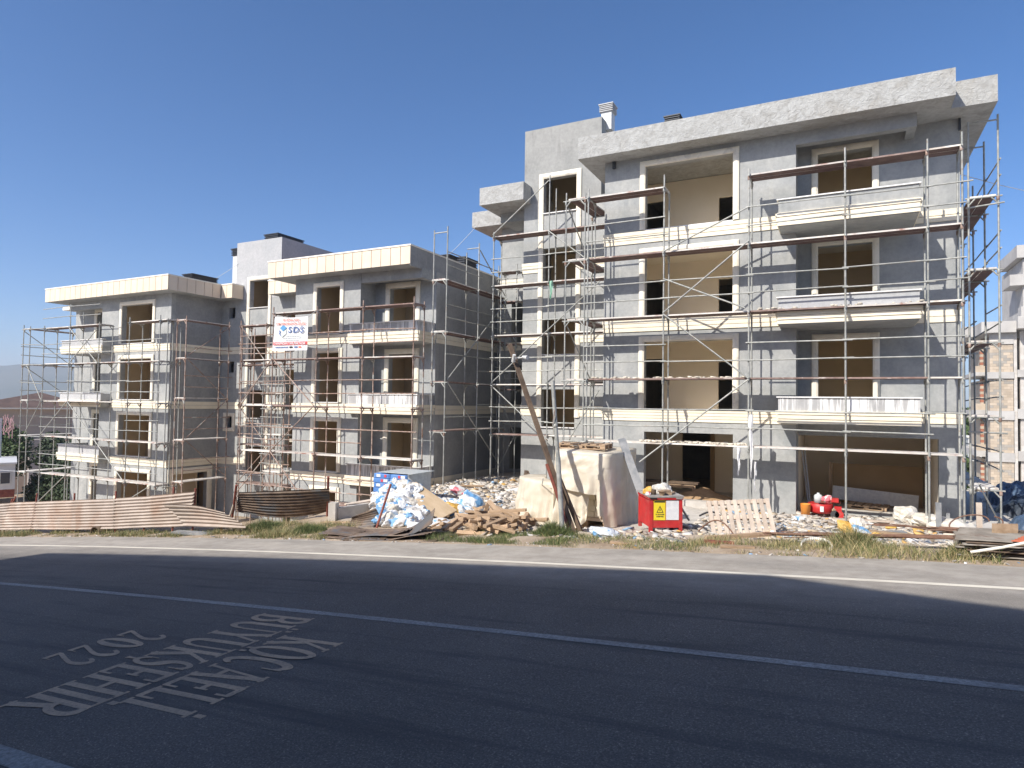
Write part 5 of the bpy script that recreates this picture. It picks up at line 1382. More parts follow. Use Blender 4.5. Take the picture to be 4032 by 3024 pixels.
# ------------------------------------------------------------------ wrapped block stacks
def drape(name, mat, label, path, ztop, zbot, flare, amp, freq, seed, cap=True, nv=16, cat='plastic sheet', close=None):
    """plastic sheet hanging down along a plan path; folds deepen towards the hem; optional sagging top"""
    pts = [Vector((*p[:2], 0)) for p in path]
    L = [0]
    for a, b in zip(pts[:-1], pts[1:]): L.append(L[-1] + (b - a).length)
    tot = L[-1]; n = int(tot / .045)
    cx = sum((p for p in pts), Vector()) / len(pts)
    S = []
    for i in range(n + 1):
        s = tot * i / n
        k = max(j for j in range(len(L)) if L[j] <= s + 1e-9); k = min(k, len(pts) - 2)
        t = (s - L[k]) / max(1e-6, L[k + 1] - L[k])
        p = pts[k].lerp(pts[k + 1], t)
        # rounded corners: average of neighbours
        S.append((s, p, k + t))
    sm = []
    for i in range(n + 1):
        a = S[max(0, i - 3)][1]; b = S[min(n, i + 3)][1]; sm.append((a + S[i][1] + b) / 3)
    P = []
    for j in range(nv + 1):
        v = j / nv; row = []
        for i in range(n + 1):
            s, _, kk = S[i]; p = sm[i]
            tan = (sm[min(n, i + 1)] - sm[max(0, i - 1)]).normalized(); nr = Vector((tan.y, -tan.x, 0))
            z1 = ztop(s / tot) if callable(ztop) else ztop
            z0 = zbot(s / tot, p) if callable(zbot) else zbot
            f = math.sin(freq * s + 2.3 * mnoise.noise((s * 1.1, seed, 0)) + 1.2 * mnoise.noise((s, v * 2, seed))) * amp * (v ** 1.3)
            f += .075 * mnoise.noise((s * 1.0 + v * .8, v * 1.8, seed + 4)) * min(1, v * 4)
            f += .008 * mnoise.noise((s * 4.5, v * 6, seed + 8)) * min(1, v * 4) + .055 * abs(mnoise.noise((s * 2.2 + v * 2.0, v * 3.4, seed + 2))) * min(1, v * 5)
            q = p + nr * (f + flare * v ** 2)
            row.append((q.x, q.y, z1 + (z0 - z1) * v))
        P.append(row)
    if cap:
        top = P[0]; rows = []
        for k in (1.0, .7, .4, .1):
            rows.append([(cx.x + (x - cx.x) * k, cx.y + (y - cx.y) * k, z + (1 - k) * .05 + .03 * mnoise.noise((x * 2 * k, y * 2 * k, 3))) for x, y, z in top])
        P = rows[::-1][:-1] + P
    o = MB().grid(P).build(name, mat, smooth=True)
    fix_normals(o.data)
    return tag(o, label, cat)
# blocks under the sheet, seen through the gap at the lower front
bk = thing('block_stack', 'stack of cream aerated blocks on a pallet under the plastic sheet', 'block stack', (-5.8, 16.4, -.55))
for r_ in range(6):
    for c_ in range(3):
        x0 = -6.55 + .47 * c_ + (.04 if r_ % 2 else 0)
        cube('block', 'white_block', x0 + .006, x0 + .455, 15.62 + .01 * ((r_ * 7 + c_) % 3), 16.1, -.33 + r_ * .145, -.33 + r_ * .145 + .137, bk)
cube('block_core', 'white_block', -6.5, -5.2, 16.105, 17.35, -.33, 1.15, bk); cube('block_core', 'white_block', -6.5, -5.2, 15.65, 16.1, .55, 1.18, bk)
for x in (-6.4, -5.85, -5.3): cube('pallet_block', 'wood', x - .07, x + .07, 15.6, 15.75, -.6, -.42, bk)
cube('pallet_deck', 'wood_pale', -6.55, -5.15, 15.58, 17.3, -.42, -.34, bk)
stick('strap_roll', 'wood_pale', (-5.42, 15.56, -.33), (-5.40, 15.56, .33), .035, bk)
cube('block_core', 'white_block', -7.85, -6.62, 16.1, 17.4, -.62, .33, bk)
drape('plastic_sheet', 'tarp', 'cream plastic sheet gathered in folds over the lower left stack of blocks',
      [(-7.75, 17.55), (-8.12, 17.2), (-8.1, 16.3), (-7.75, 15.85), (-6.9, 15.5), (-6.2, 15.42), (-5.62, 15.42)], lambda t: .45 + .04 * math.sin(4 * t), lambda t, p: gz(p.x, p.y) + .01 if t < .93 else gz(p.x, p.y) + .01 + (t - .93) * 4.0, .14, .075, 24, 3, nv=18)
drape('plastic_sheet', 'tarp', 'big cream plastic sheet over the tall stack of blocks',
      [(-6.75, 17.5), (-6.72, 16.2), (-6.66, 15.42), (-5.9, 15.36), (-5.16, 15.42), (-5.08, 16.4), (-5.02, 17.5), (-5.8, 17.6), (-6.75, 17.5)], lambda t: 1.32 + .03 * math.sin(9 * t),
      lambda t, p: (.40 - .12 * ss(-6.6, -5.4, p.x)) if (p.y < 15.43 and p.x < -5.42) else (gz(p.x, p.y) + .02 if p.x > -5.3 else (.35 if p.x < -6.6 else gz(p.x, p.y) + .3)), .10, .035, 17, 9, nv=22)
pallet('small pale pallet lying on top of the wrapped blocks', (-6.15, 16.3, 1.36), (0, 0, R(4)), 1.35, .8, 6, 'wood')
_bx = Vector((.80, -.75, -1.42)); _by = Vector((.9, .5, .24)); _by = (_by - _bx * (_by.dot(_bx) / _bx.length_squared)).normalized()
gb = beam('grey_board', 'greyboard', (-4.82, 16.25, .92), _bx, _by * .20, _bx.cross(_by).normalized() * .03, None)
tag(gb, 'grey dusty board leaning on the right side of the wrapped blocks', 'board')

# ------------------------------------------------------------------ red bending machine
mc = thing('bending_machine', 'red steel rebar bending machine with yellow hazard sticker and cluttered top', 'machine', (-3.98, 14.85, -.44), rotz=R(31))
W_, D_, H_ = .78, .98, .90
for x in (0, W_ - .075):
    for y in (0, D_ - .075): cube_local('leg', 'red', mc, (x + .0375, y + .0375, H_ * .46), (.075, .075, H_ * .92))
cube_local('front_panel', 'red', mc, (W_ / 2, .022, .44), (W_ - .152, .014, .62))
cube_local('side_panel', 'red', mc, (.022, D_ / 2, .44), (.014, D_ - .152, .62))
cube_local('side_panel', 'red', mc, (W_ - .022, D_ / 2, .44), (.014, D_ - .152, .62))
cube_local('back_panel', 'red', mc, (W_ / 2, D_ - .022, .44), (W_ - .152, .014, .62))
cube_local('lower_rail', 'red', mc, (W_ / 2, .03, .135), (W_ - .152, .02, .02))
cube_local('top_frame', 'red', mc, (W_ / 2, D_ / 2, .805), (W_ + .03, D_ + .03, .05))
cube_local('top_plate', 'steelplate', mc, (W_ / 2, D_ / 2, .850), (W_ + .06, D_ + .06, .035))
cube_local('corner_plate', 'black', mc, (.09, -.019, .815), (.16, .012, .042)); cube_local('corner_plate', 'steelplate', mc, (W_ - .08, -.019, .815), (.15, .012, .042))
st_ = cube_local('sticker', 'yellow', mc, (.24, .009, .53), (.275, .008, .45))
cube_local('sticker_header', 'black', mc, (.24, .0035, .73), (.255, .004, .036))
cube_local('notice', 'white', mc, (.545, .009, .535), (.30, .008, .45))
def tri_outline():
    mb = MB(); o_, i_ = [(-.085, 0), (.085, 0), (0, .165)], [(-.058, .016), (.058, .016), (0, .128)]
    for k in range(3):
        a, b = k, (k + 1) % 3
        mb.quad(*[(.25 + p[0], .0045, .475 + p[1]) for p in (o_[a], o_[b], i_[b], i_[a])])
    bolt = [(.0, .10), (-.022, .055), (-.002, .058), (-.012, .022), (.024, .068), (.004, .066), (.012, .10)]
    n = len(mb.v); mb.v += [(.25 + x, .0045, .475 + y) for x, y in bolt]; mb.f.append(tuple(range(n, n + 7)))
    return mb
o = tri_outline().build('hazard_symbol', 'black', mc, local=True)
def mtext(txt, x, z, size, width):
    cu = bpy.data.curves.new('lettering', 'FONT'); cu.body = txt; cu.align_x = 'CENTER'; cu.align_y = 'CENTER'; cu.size = size; cu.offset = .002
    o = bpy.data.objects.new('lettering', cu); COL.objects.link(o); bpy.context.view_layer.update()
    w = o.dimensions.x
    me = bpy.data.meshes.new_from_object(o.evaluated_get(bpy.context.evaluated_depsgraph_get())); bpy.data.objects.remove(o)
    me.materials.clear(); me.materials.append(MAT['black'])
    o = bpy.data.objects.new('lettering', me); link(o, mc)
    o.matrix_basis = Matrix.Translation((x, .004, z)) @ Matrix.Rotation(R(90), 4, 'X') @ Matrix.Diagonal((width / w, 1, 1, 1))
mtext('EL UZUVLARINI', .25, .435, .042, .20); mtext('SOKMAYINIZ', .25, .385, .042, .17)
def on_top(lx, ly, lz=.868):
    return Matrix.Translation(mc.location) @ Matrix.Rotation(R(31), 4, 'Z') @ Vector((lx, ly, lz))
def put(mb, name, mat, label, cat, at, smooth=True, rotz=0):
    o = mb.build(name, mat, smooth=smooth); o.location = at; o.rotation_euler = (0, 0, rotz); return tag(o, label, cat)
put(MB().lathe([(.03, 0), (.055, 0), (.06, .10), (.06, .11), (.045, .11)], 14), 'tin_can', 'wood_dark', 'brown tin can standing on the red machine', 'can', on_top(.16, .22))
put(MB().lathe([(.05, 0), (.085, .1), (.09, .1), (.085, .11), (.02, .11)], 14), 'bowl', 'wood', 'brown bowl at the front edge of the red machine', 'bowl', on_top(.31, .06))
sack('sack_orange', *on_top(.08, .36, .92), (0, 0, .3), (.32, .36, .6), 'yellow cloth bundle on the red machine', cat='cloth', name='cloth_bundle', mi=1)
sack('sack_pink', *on_top(.02, .2, .88), (0, 0, .3), (.18, .2, .35), 'dark red rag on the red machine', cat='rag', name='rag', mi=3)
sack('sack_grey', *on_top(.45, .5, .93), (0, 0, .3), (.55, .5, .8), 'pale plastic bag crumpled on the red machine', cat='bag', name='plastic_bag', mi=2)
for i, (lx, ly, k, lb) in enumerate(((.48, .2, 0, 'reddish brick lowest in the little pile on the red machine'), (.46, .22, 1, 'reddish brick on top of the little pile on the red machine'), (.62, .3, 0, 'brick lying at the right end of the red machine'))):
    o = bpy.data.objects.new('brick', unit_cube('bag_red' if False else 'wood')); COL.objects.link(o); o.location = on_top(lx, ly, .895 + .055 * k); o.scale = (.2, .1, .05); o.rotation_euler = (0, 0, R(20 + 30 * i)); tag(o, lb, 'brick')
tag(MB().tube(on_top(.62, .35, .93), on_top(1.25, .9, .15), .028, 8).build('pipe', 'galv'), 'grey pipe sloping down from the red machine to the ground', 'pipe')

# ------------------------------------------------------------------ standing pallet, plank, small timber
pallet('weathered pallet standing on edge, leaning back, right of the red machine', (-2.12, 15.85, -.06), (R(62), R(-4), R(22)), 1.42, .82, 10, 'wood_pale', gap=.62, h=.10)
tag(beam('plank', 'wood', (-1.95, 14.35, -.20), Vector((1.15, 1.05, .05)), Vector((-.06, .065, 0)), Vector((0, 0, .09)), None), 'reddish brown beam lying in front of the standing pallet', 'timber')
for c, ax, m, lb in (((-2.15, 13.15, -.13), (.55, .1, 0), 'redrust', 'short dark red board in the dry grass below the standing pallet'), ((-1.75, 12.75, -.10), (.6, .12, .02), 'wood', 'brown board end at the edge of the grass'), ((-4.0, 12.75, -.28), (.42, .02, 0), 'wood', 'short squared timber at the road edge below the red machine'), ((-4.9, 14.4, -.42), (.62, .1, .02), 'wood', 'plank on the ground in front of the wrapped blocks'), ((-5.0, 14.0, -.43), (.8, -.05, .0), 'wood_pale', 'pale thin plank in front of the wrapped blocks'),
                     ((-3.2, 13.7, -.30), (.5, -.3, .0), 'greyboard', 'grey tile piece in the grass below the red machine')):
    ax = Vector(ax); tag(beam('plank', m, c, ax, Vector((-ax.y, ax.x, 0)).normalized() * .12, (0, 0, .05), None), lb, 'plank')
# rebar bundles
def bundle(label, p, q, n, spread, r_, sag, seed, name='rebar_bundle', mat='rebar', grp=None):
    t = thing(name, label, 'rebar', p, group=grp)
    lr = random.Random(seed); p, q = Vector(p), Vector(q); d = (q - p); sd = Vector((-d.y, d.x, 0)).normalized()
    for i in range(n):
        o1 = sd * lr.uniform(-spread, spread) + Vector((0, 0, lr.uniform(0, spread * .5))); o2 = sd * lr.uniform(-spread, spread) + Vector((0, 0, lr.uniform(0, spread * .5)))
        a = p + o1 + d * lr.uniform(-.03, .08); b = q + o2 + d * lr.uniform(-.15, .04)
        pts = [a.lerp(b, k / 6) + Vector((0, 0, sag * math.sin(math.pi * k / 6) * lr.uniform(.5, 1))) for k in range(7)]
        MB().path(pts, r_, 5).build('bar', mat, t)
bundle('long bundle of rusty reinforcing bars along the back of the dry grass', (-1.4, 14.1, -.10), (3.2, 14.6, .18), 22, .16, .011, .02, 3)
bundle('rusty bars bending up at the right over the pale debris', (0.55, 16.2, -.02), (2.6, 14.6, .14), 5, .10, .011, .08, 4)
bundle('loose rusty bars at the right end behind the stacked sheets', (1.6, 15.2, .10), (3.9, 14.2, .22), 14, .2, .011, .05, 6)
lp = []
for i in range(26):
    a = 2 * math.pi * i / 22; lp.append((2.18 + .38 * math.cos(a) + .01 * i, 15.6 + .25 * math.sin(a), .25 + .17 * math.sin(a + .6)))
tag(MB().path(lp, .014, 6).build('rebar_loop', 'rebar'), 'loop of bent rusty bar standing in front of the upright planks', 'rebar')
lp = [(-2.9 + .9 * t, 15.0 - .5 * t * t, -.30 + .30 * math.sin(math.pi * t)) for t in [i / 12 for i in range(13)]]
tag(MB().path(lp, .016, 6).build('rebar_loop', 'rebar'), 'curved rusty bar in front of the standing pallet', 'rebar')
lp = [(-3.1 + .75 * t, 16.2 - .6 * t, -.15 + .16 * math.sin(math.pi * t)) for t in [i / 12 for i in range(13)]]
tag(MB().path(lp, .022, 6).build('hose', 'dark_cloth'), 'dark hose arching between red machine and standing pallet', 'hose')
# stack of flat sheets at right edge
for i in range(9):
    y = 12.55 + .06 * (i % 3); z = zr(2.2) + .03 + .028 * i
    o = sheet_part('flat_sheet', ['oldsheet', 'rustsheet', 'oldsheet', 'wood_dark'][i % 4], None, (1.62 + .05 * (i % 4), y, z), (4.6, y + .1, z + .08), (4.6, y + 1.6, z + .06), (1.75 + .06 * (i % 3), y + 1.35, z), 14, .018, 10)
    sm = o.modifiers.new('thickness', 'SOLIDIFY'); sm.thickness = .005
    tag(o, ['lowest', 'second lowest', 'third lowest', 'fourth lowest', 'middle', 'fourth from top', 'third from top', 'second from top', 'topmost'][i] + ' thin ribbed metal sheet in the low stack at the right verge', 'metal sheet', 'flat sheets stacked at the right verge')
MAT['redtarp'] = M('orange_red_sheet', (0.50, 0.12, 0.06), (0.58, 0.17, 0.09), 3.0, 0.6)
o = sheet_part('flat_sheet', 'redtarp', None, (2.35, 12.62, .47), (4.2, 12.6, .56), (4.2, 13.5, .58), (2.7, 13.4, .47), 5, .012, 8); sm = o.modifiers.new('thickness', 'SOLIDIFY'); sm.thickness = .006
tag(o, 'orange red sheet on the low stack at right verge', 'metal sheet')
tag(MB().path([(1.8, 12.45, .27), (2.2, 12.4, .40), (2.6, 12.5, .52), (3.2, 12.7, .60)], .022, 8).build('pipe', 'hose'), 'white bent pipe lying over the stacked sheets at right', 'pipe')
bx = thing('cardboard_piece', 'folded brown cardboard standing on the stacked sheets at right', 'cardboard', (2.45, 13.6, .35), rotz=R(25))
cube_local('flap', 'wood', bx, (0, 0, .12), (.42, .02, .26)); beam('flap', 'wood', Vector((2.72, 13.85, .42)), Vector((.28, .10, -.2)), Vector((-.1, .3, 0)), Vector((0.0, 0, .015)), bx) if False else cube_local('flap', 'wood_dark', bx, (.32, .1, .10), (.24, .26, .016))
# belt ring on the grass
rp = []
for i in range(30):
    a = math.pi * (1.05 - 1.25 * i / 29); rp.append((-.42 + .25 * math.cos(a), 13.15 + .34 * math.sin(a), -.03 + .07 * max(0, math.sin(a))))
mb = MB()
for a, b in zip(rp[:-1], rp[1:]):
    mb.quad((a[0], a[1], a[2] - .005), (b[0], b[1], b[2] - .005), (b[0] * 1.0, b[1] + .03, b[2] + .045), (a[0], a[1] + .03, a[2] + .045))
o = mb.build('belt', 'hose', smooth=True); sm = o.modifiers.new('thickness', 'SOLIDIFY'); sm.thickness = .02
tag(o, 'curled cream belt lying in the dry grass', 'belt')
# upright planks and concrete pad at right
for x, w, zt, lb in ((2.24, .13, .09, 'grey upright plank left of the corner scaffold'), (3.11, .125, .16, 'pale upright plank standing on the concrete pad')):
    t = beam('upright_plank', 'wood_pale' if x > 3 else 'greyboard', (x, 20.2, (zt - .75) / 2), (w, 0, .004), (0, .05, 0), (0, 0, zt + .75), None); tag(t, lb, 'plank')
tag(beam('upright_plank', 'greyboard', (2.72, 22.5, -.55), (.09, 0, 0), (0, .05, 0), (0, 0, .42), None), 'short grey stub of plank beside the corner pier', 'plank')
tag(MB().prism([(2.86, 20.0), (3.76, 20.2), (3.80, 22.2), (2.9, 22.4)], -.9, -.60).build('concrete_pad', 'concrete'), 'broken pale concrete pad at the foot of the corner scaffold', 'concrete slab')
# mixer / saw, bucket, bag, items in the open ground floor
sv = thing('mortar_mixer', 'small red mortar mixer with wheels in front of the open ground floor', 'mixer', (-.55, 22.0, -.75))
MB().lathe([(.10, -.02), (.30, 0), (.345, .06), (.35, .28), (.33, .29), (.32, .10), (.1, .05)], 20, (-.60, 22.0, -.67)).build('tub', 'red', sv, smooth=True)
cube('gearbox', 'red', -.22, -.02, 21.85, 22.1, -.68, -.44, sv); cube('frame_bar', 'redrust', -.62, -.05, 21.9, 22.0, -.36, -.31, sv); cube('motor', 'red', -.30, -.10, 21.8, 22.05, -.31, -.20, sv)
cube('label_plate', 'white', -.60, -.50, 21.63, 21.655, -.60, -.44, sv)
for x in (-.20, -.08): MB().tube((x, 21.55, -.64), (x, 21.60, -.64), .12, 16).build('wheel', 'red' if x > -.1 else 'dark_cloth', sv)
cube('handle', 'wood', -.28, -.18, 21.62, 21.78, -.62, -.5, sv)
put(MB().lathe([(.05, 0), (.12, .01), (.125, .20), (.10, .25), (.04, .27), (.04, .31), (.0, .31)], 16), 'water_bottle', 'plastic_clear', 'clear water jug standing on the red mixer', 'bottle', (-.66, 22.0, -.385))
sack('sack_pink', -.40, 21.95, -.26, (.1, .2, .4), (.38, .4, .7), 'white and red bag on the red mixer', mi=1)
put(MB().lathe([(.05, 0), (.125, 0), (.145, .32), (.15, .33), (.135, .33), (.12, .03)], 18), 'bucket', 'orange', 'orange bucket with grey spilled base left of the red mixer', 'bucket', (-1.0, 21.62, -.72))
put(MB().lathe([(.0, 0), (.20, 0), (.19, .03), (.0, .04)], 16), 'mortar_tray', 'bucketgrey', 'grey tray under the orange bucket', 'tray', (-1.0, 21.62, -.75))
sack('sack_grey', 1.70, 22.1, -.58, (.1, .2, .4), (.8, .8, 1.3), 'big crumpled clear plastic bag on the floor right of the mixer', mi=2, cat='bag', name='plastic_bag')
pallet('light pallet lying inside the open ground floor', (.75, 24.2, -.73), (0, 0, R(-10)), 1.15, .8, 5, 'wood')
bdg = thing('door_panel', 'large brown door panel lying on its side against the back wall of the ground floor', 'door panel', (.95, 25.2, -.75))
cube('panel', 'interior_dark', -.30, 2.35, 25.15, 25.19, -.72, .58, bdg); cube('edge', 'wood', -.42, -.32, 25.05, 25.2, -.75, .64, bdg); cube('rail', 'interior_dark', -.31, 2.36, 25.12, 25.149, .585, .62, bdg)
tag(beam('white_board', 'white', (.95, 24.8, -.42), Vector((2.5, 0, -.16)), Vector((.03, .02, .44)), Vector((0, .03, 0)), None), 'long white board leaning in front of the brown door panel', 'board')
for p, q, lb in (((-.95, 22.9, -.75), (-1.2, 23.4, 1.2), 'grey metal rail leaning just inside the ground floor pillar'), ((-.90, 22.9, -.75), (-1.12, 23.4, 1.25), 'second metal rail leaning beside the first inside the pillar')):
    tag(MB().tube(p, q, .025, 6).build('metal_rail', 'bucketgrey'), lb, 'rail')
bn = thing('bench', 'rough timber bench across the left ground floor opening', 'bench', (-5.5, 23.0, -.75))
cube('seat', 'wood_dark', -6.5, -4.45, 22.9, 23.25, -.20, -.13, bn); cube('leg', 'wood', -4.66, -4.55, 22.95, 23.1, -.75, -.2, bn); cube('leg', 'wood', -6.4, -6.3, 22.95, 23.1, -.75, -.2, bn); cube('apron', 'wood', -6.4, -4.6, 22.88, 22.9, -.32, -.22, bn)
mb = MB(); P = []
for j in range(13):
    P.append([])
    for i in range(21):
        u, v = i / 20 * 2 - 1, j / 12 * 2 - 1; h = max(0, 1 - math.hypot(u, v)) ** 1.1
        P[-1].append((-4.3 + u * 1.5, 23.0 + v * .8, -.755 + .50 * h + .04 * mnoise.noise((u * 4, v * 4, 0)) * (h > 0)))
tag(mb.grid(P).build('sand_heap', 'sand', smooth=True), 'heap of brown sand in the left ground floor opening', 'sand')
# blue tarpaulins in the shade at right
def tarp_heap(label, mat, cx, cy, rx, ry, h, seed):
    P = []
    for j in range(19):
        P.append([])
        for i in range(29):
            u, v = i / 28 * 2 - 1, j / 18 * 2 - 1; k = max(0, 1 - (u * u + v * v)) ** .5
            x, y = cx + u * rx, cy + v * ry
            n = .5 * mnoise.noise((x * 2.2, y * 2.2, seed)) + .35 * (1 - 2 * abs(mnoise.noise((x * 4, y * 4, seed + 3)))) + .2 * mnoise.noise((x * 9, y * 9, seed))
            P[-1].append((x, y, gz(x, min(y, 29)) + h * k * (1 + .7 * n)))
    tag(MB().grid(P).build('tarpaulin', mat, smooth=False), label, 'tarpaulin')
tarp_heap('crumpled blue tarpaulin at the right edge, nearest one', 'wrap', 4.75, 21.9, .75, 1.0, .40, 1)
tarp_heap('dark grey tarpaulin heap in the shade behind the blue one', 'wrapdark', 6.0, 25.6, 1.6, 1.6, .62, 2)
tarp_heap('blue tarpaulin heap farther back in the shaded gap', 'wrap', 5.6, 28.4, 1.1, 1.0, .62, 5)

# ------------------------------------------------------------------ debris and grass
def stuff(name, V, F, C, mat, label, cat):
    me = bpy.data.meshes.new(name)
    me.vertices.add(len(V)); me.vertices.foreach_set('co', V.astype(np.float32).ravel())
    n = F.shape[1]
    me.loops.add(F.size); me.loops.foreach_set('vertex_index', F.astype(np.int32).ravel())
    me.polygons.add(len(F)); me.polygons.foreach_set('loop_start', np.arange(0, F.size, n, dtype=np.int32)); me.polygons.foreach_set('loop_total', np.full(len(F), n, dtype=np.int32))
    at = me.color_attributes.new('Col', 'FLOAT_COLOR', 'POINT')
    at.data.foreach_set('color', np.concatenate([C, np.ones((len(C), 1))], 1).astype(np.float32).ravel())
    me.materials.append(MAT[mat]); me.update(); me.validate()
    o = bpy.data.objects.new(name, me); COL.objects.link(o)
    tag(o, label, cat, kind='stuff'); return o
PAL = np.array([(.54, .49, .43), (.62, .58, .52), (.44, .39, .33), (.36, .31, .26), (.56, .46, .33), (.30, .23, .16), (.47, .45, .42), (.74, .72, .69), (.62, .38, .14), (.26, .40, .56), (.58, .50, .40), (.18, .16, .15)])
PW = np.array([.2, .16, .12, .08, .1, .06, .1, .09, .025, .025, .03, .01])
def debris(name, n, region, smin, smax, label, seed, pal=PAL, pw=PW):
    g = np.random.default_rng(seed); V = np.zeros((n, 8, 3)); C = np.zeros((n, 8, 3))
    corners = np.array([(-1, -1, -1), (1, -1, -1), (1, 1, -1), (-1, 1, -1), (-1, -1, 1), (1, -1, 1), (1, 1, 1), (-1, 1, 1)], float)
    F0 = np.array([(0, 3, 2, 1), (4, 5, 6, 7), (0, 1, 5, 4), (1, 2, 6, 5), (2, 3, 7, 6), (3, 0, 4, 7)]); F = []
    for i in range(n):
        while True:
            x, y = region(g)
            break
        s = smin * (smax / smin) ** (g.random() ** 1.6)
        sc = np.array([s * g.uniform(.6, 1.6), s * g.uniform(.4, 1.1), s * g.uniform(.06, .34)])
        c = corners * sc * g.uniform(.7, 1.2, (8, 3))
        a, b, t = g.uniform(-.45, .45), g.uniform(-.45, .45), g.uniform(0, 6.3)
        Rz = np.array([[math.cos(t), -math.sin(t), 0], [math.sin(t), math.cos(t), 0], [0, 0, 1]]); Rx = np.array([[1, 0, 0], [0, math.cos(a), -math.sin(a)], [0, math.sin(a), math.cos(a)]]); Ry = np.array([[math.cos(b), 0, math.sin(b)], [0, 1, 0], [-math.sin(b), 0, math.cos(b)]])
        V[i] = c @ (Rz @ Rx @ Ry).T + np.array([x, y, gz(x, y) + sc[2] * .6])
        C[i] = pal[g.choice(len(pal), p=pw / pw.sum())] * g.uniform(.75, 1.15)
        F.append(F0 + 8 * i)
    return stuff(name, V.reshape(-1, 3), np.concatenate(F), C.reshape(-1, 3), 'chips', label, 'rubble')
debris('rubble', 7500, lambda g: (g.uniform(-14.2, -7.2), g.uniform(15.6, 25.5)), .018, .12, 'pale rubble and scraps covering the ground between the two blocks', 1)
debris('rubble', 5200, lambda g: (g.uniform(-3.6, 3.6), 14.9 + 7.5 * g.random() ** 1.1), .018, .12, 'pale rubble and rags in front of the open ground floor', 2)
debris('rubble', 900, lambda g: (g.uniform(-9.5, -3), g.uniform(13.4, 15.4)), .02, .10, 'small scraps round the timber pile and wrapped blocks', 3)
debris('stones', 700, lambda g: (g.uniform(-30, 3), 12.25 + .9 * g.random() ** 1.5), .008, .035, 'small stones and grit along the road edge', 4)
lr = random.Random(77)
SM = ['sack_white', 'sack_cream', 'sack_grey', 'sack_cream', 'sack_orange', 'sack_white']
SL = {'sack_white': 'flattened white scrap of sack', 'sack_cream': 'crumpled cream paper sack', 'sack_grey': 'grey crumpled plastic', 'sack_orange': 'small orange plastic scrap'}
for i in range(30):
    x, y = (lr.uniform(-13.6, -8.0), lr.uniform(17.5, 24)) if i < 14 else (lr.uniform(-2.8, 3.0), lr.uniform(16.2, 21.5))
    m = SM[lr.randrange(6)] if not (i < 14 and lr.random() < .2) else 'sack_orange'
    where = 'on the rubble between the two blocks' if i < 14 else 'on the rubble before the open ground floor'
    sack(m, x, y, gz(x, y) + .035, (lr.uniform(-.2, .2), lr.uniform(-.2, .2), lr.uniform(0, 6)), (lr.uniform(.3, .6), lr.uniform(.3, .6), lr.uniform(.15, .4)), SL[m] + ' ' + where, 'scraps of sack on the rubble', cat='scrap', name='sack_scrap')
sack('sack_blue', -4.75, 13.95, -.36, (.1, .1, .3), (.8, .7, .5), 'crumpled light blue plastic beside the leg of the red machine')
sack('sack_orange', .1, 18.0, -.42, (.2, .5, .2), (.6, .55, .65), 'yellow orange sack in front of the pole before the ground floor')
sack('sack_cream', .38, 17.9, -.33, (.8, .5, .2), (.6, .6, .9), 'upright cream sack beside the yellow orange one')
sack('sack_blue', .45, 17.3, -.40, (.2, .5, .2), .5, 'small blue sack among the debris before the ground floor')
for i, (x, y, L, a, lb) in enumerate(((.5, 21.2, 1.6, .1, 'dusty plank on the rubble right of the mixer'), (.9, 19.2, 1.2, .5, 'dusty plank crossing the rubble before ground floor'), (-12.8, 21.5, 1.2, .2, 'brown plank on the alley rubble'), (-11.2, 22.3, .9, -.5, 'short plank on the alley rubble near the scaffold'), (-9.6, 21.0, .8, .9, 'dark plank on the alley rubble'), (1.2, 18.3, 1.4, -.3, 'pale board lying on debris at the right'))):
    tag(beam('plank', ['wood_pale', 'greyboard', 'wood'][i % 3], (x, y, gz(x, y) + .08), Vector((math.cos(a), math.sin(a), .05)) * L, Vector((-math.sin(a), math.cos(a), 0)) * .2, (0, 0, .04), None), lb, 'plank')
# white lump of wrapped rubble at the right corner
sack('sack_grey', 2.65, 20.6, -.62, (.1, .1, .4), (1.5, 1.6, 1.4), 'pale dusty sheet heaped at the corner pier', mi=4, cat='plastic sheet', name='dusty_sheet')
sack('sack_cream', 2.2, 21.4, -.60, (.1, .1, 1.4), (1.5, 1.4, 1.2), 'cream dusty sheet heaped left of the corner pier', mi=6, cat='plastic sheet', name='dusty_sheet')
# concrete lumps by the fence, culvert pipe
cv = MB().lathe([(.17, -.3), (.20, -.3), (.20, .3), (.17, .3), (.16, 0), (.17, -.3)], 18)
o = cv.build('drain_pipe', 'wood_dark', smooth=True); o.rotation_euler = (R(90), 0, R(10)); o.location = (-21.9, 13.05, -1.90); tag(o, 'short dark drain pipe under the corrugated fence', 'pipe')
tag(MB().obox((-16.9, 12.75, -1.40), (.75, .12, .02), (-.03, .15, 0), (0, 0, .03)).build('plank', 'greyboard'), 'grey board lying under the bent fence sheet', 'plank')

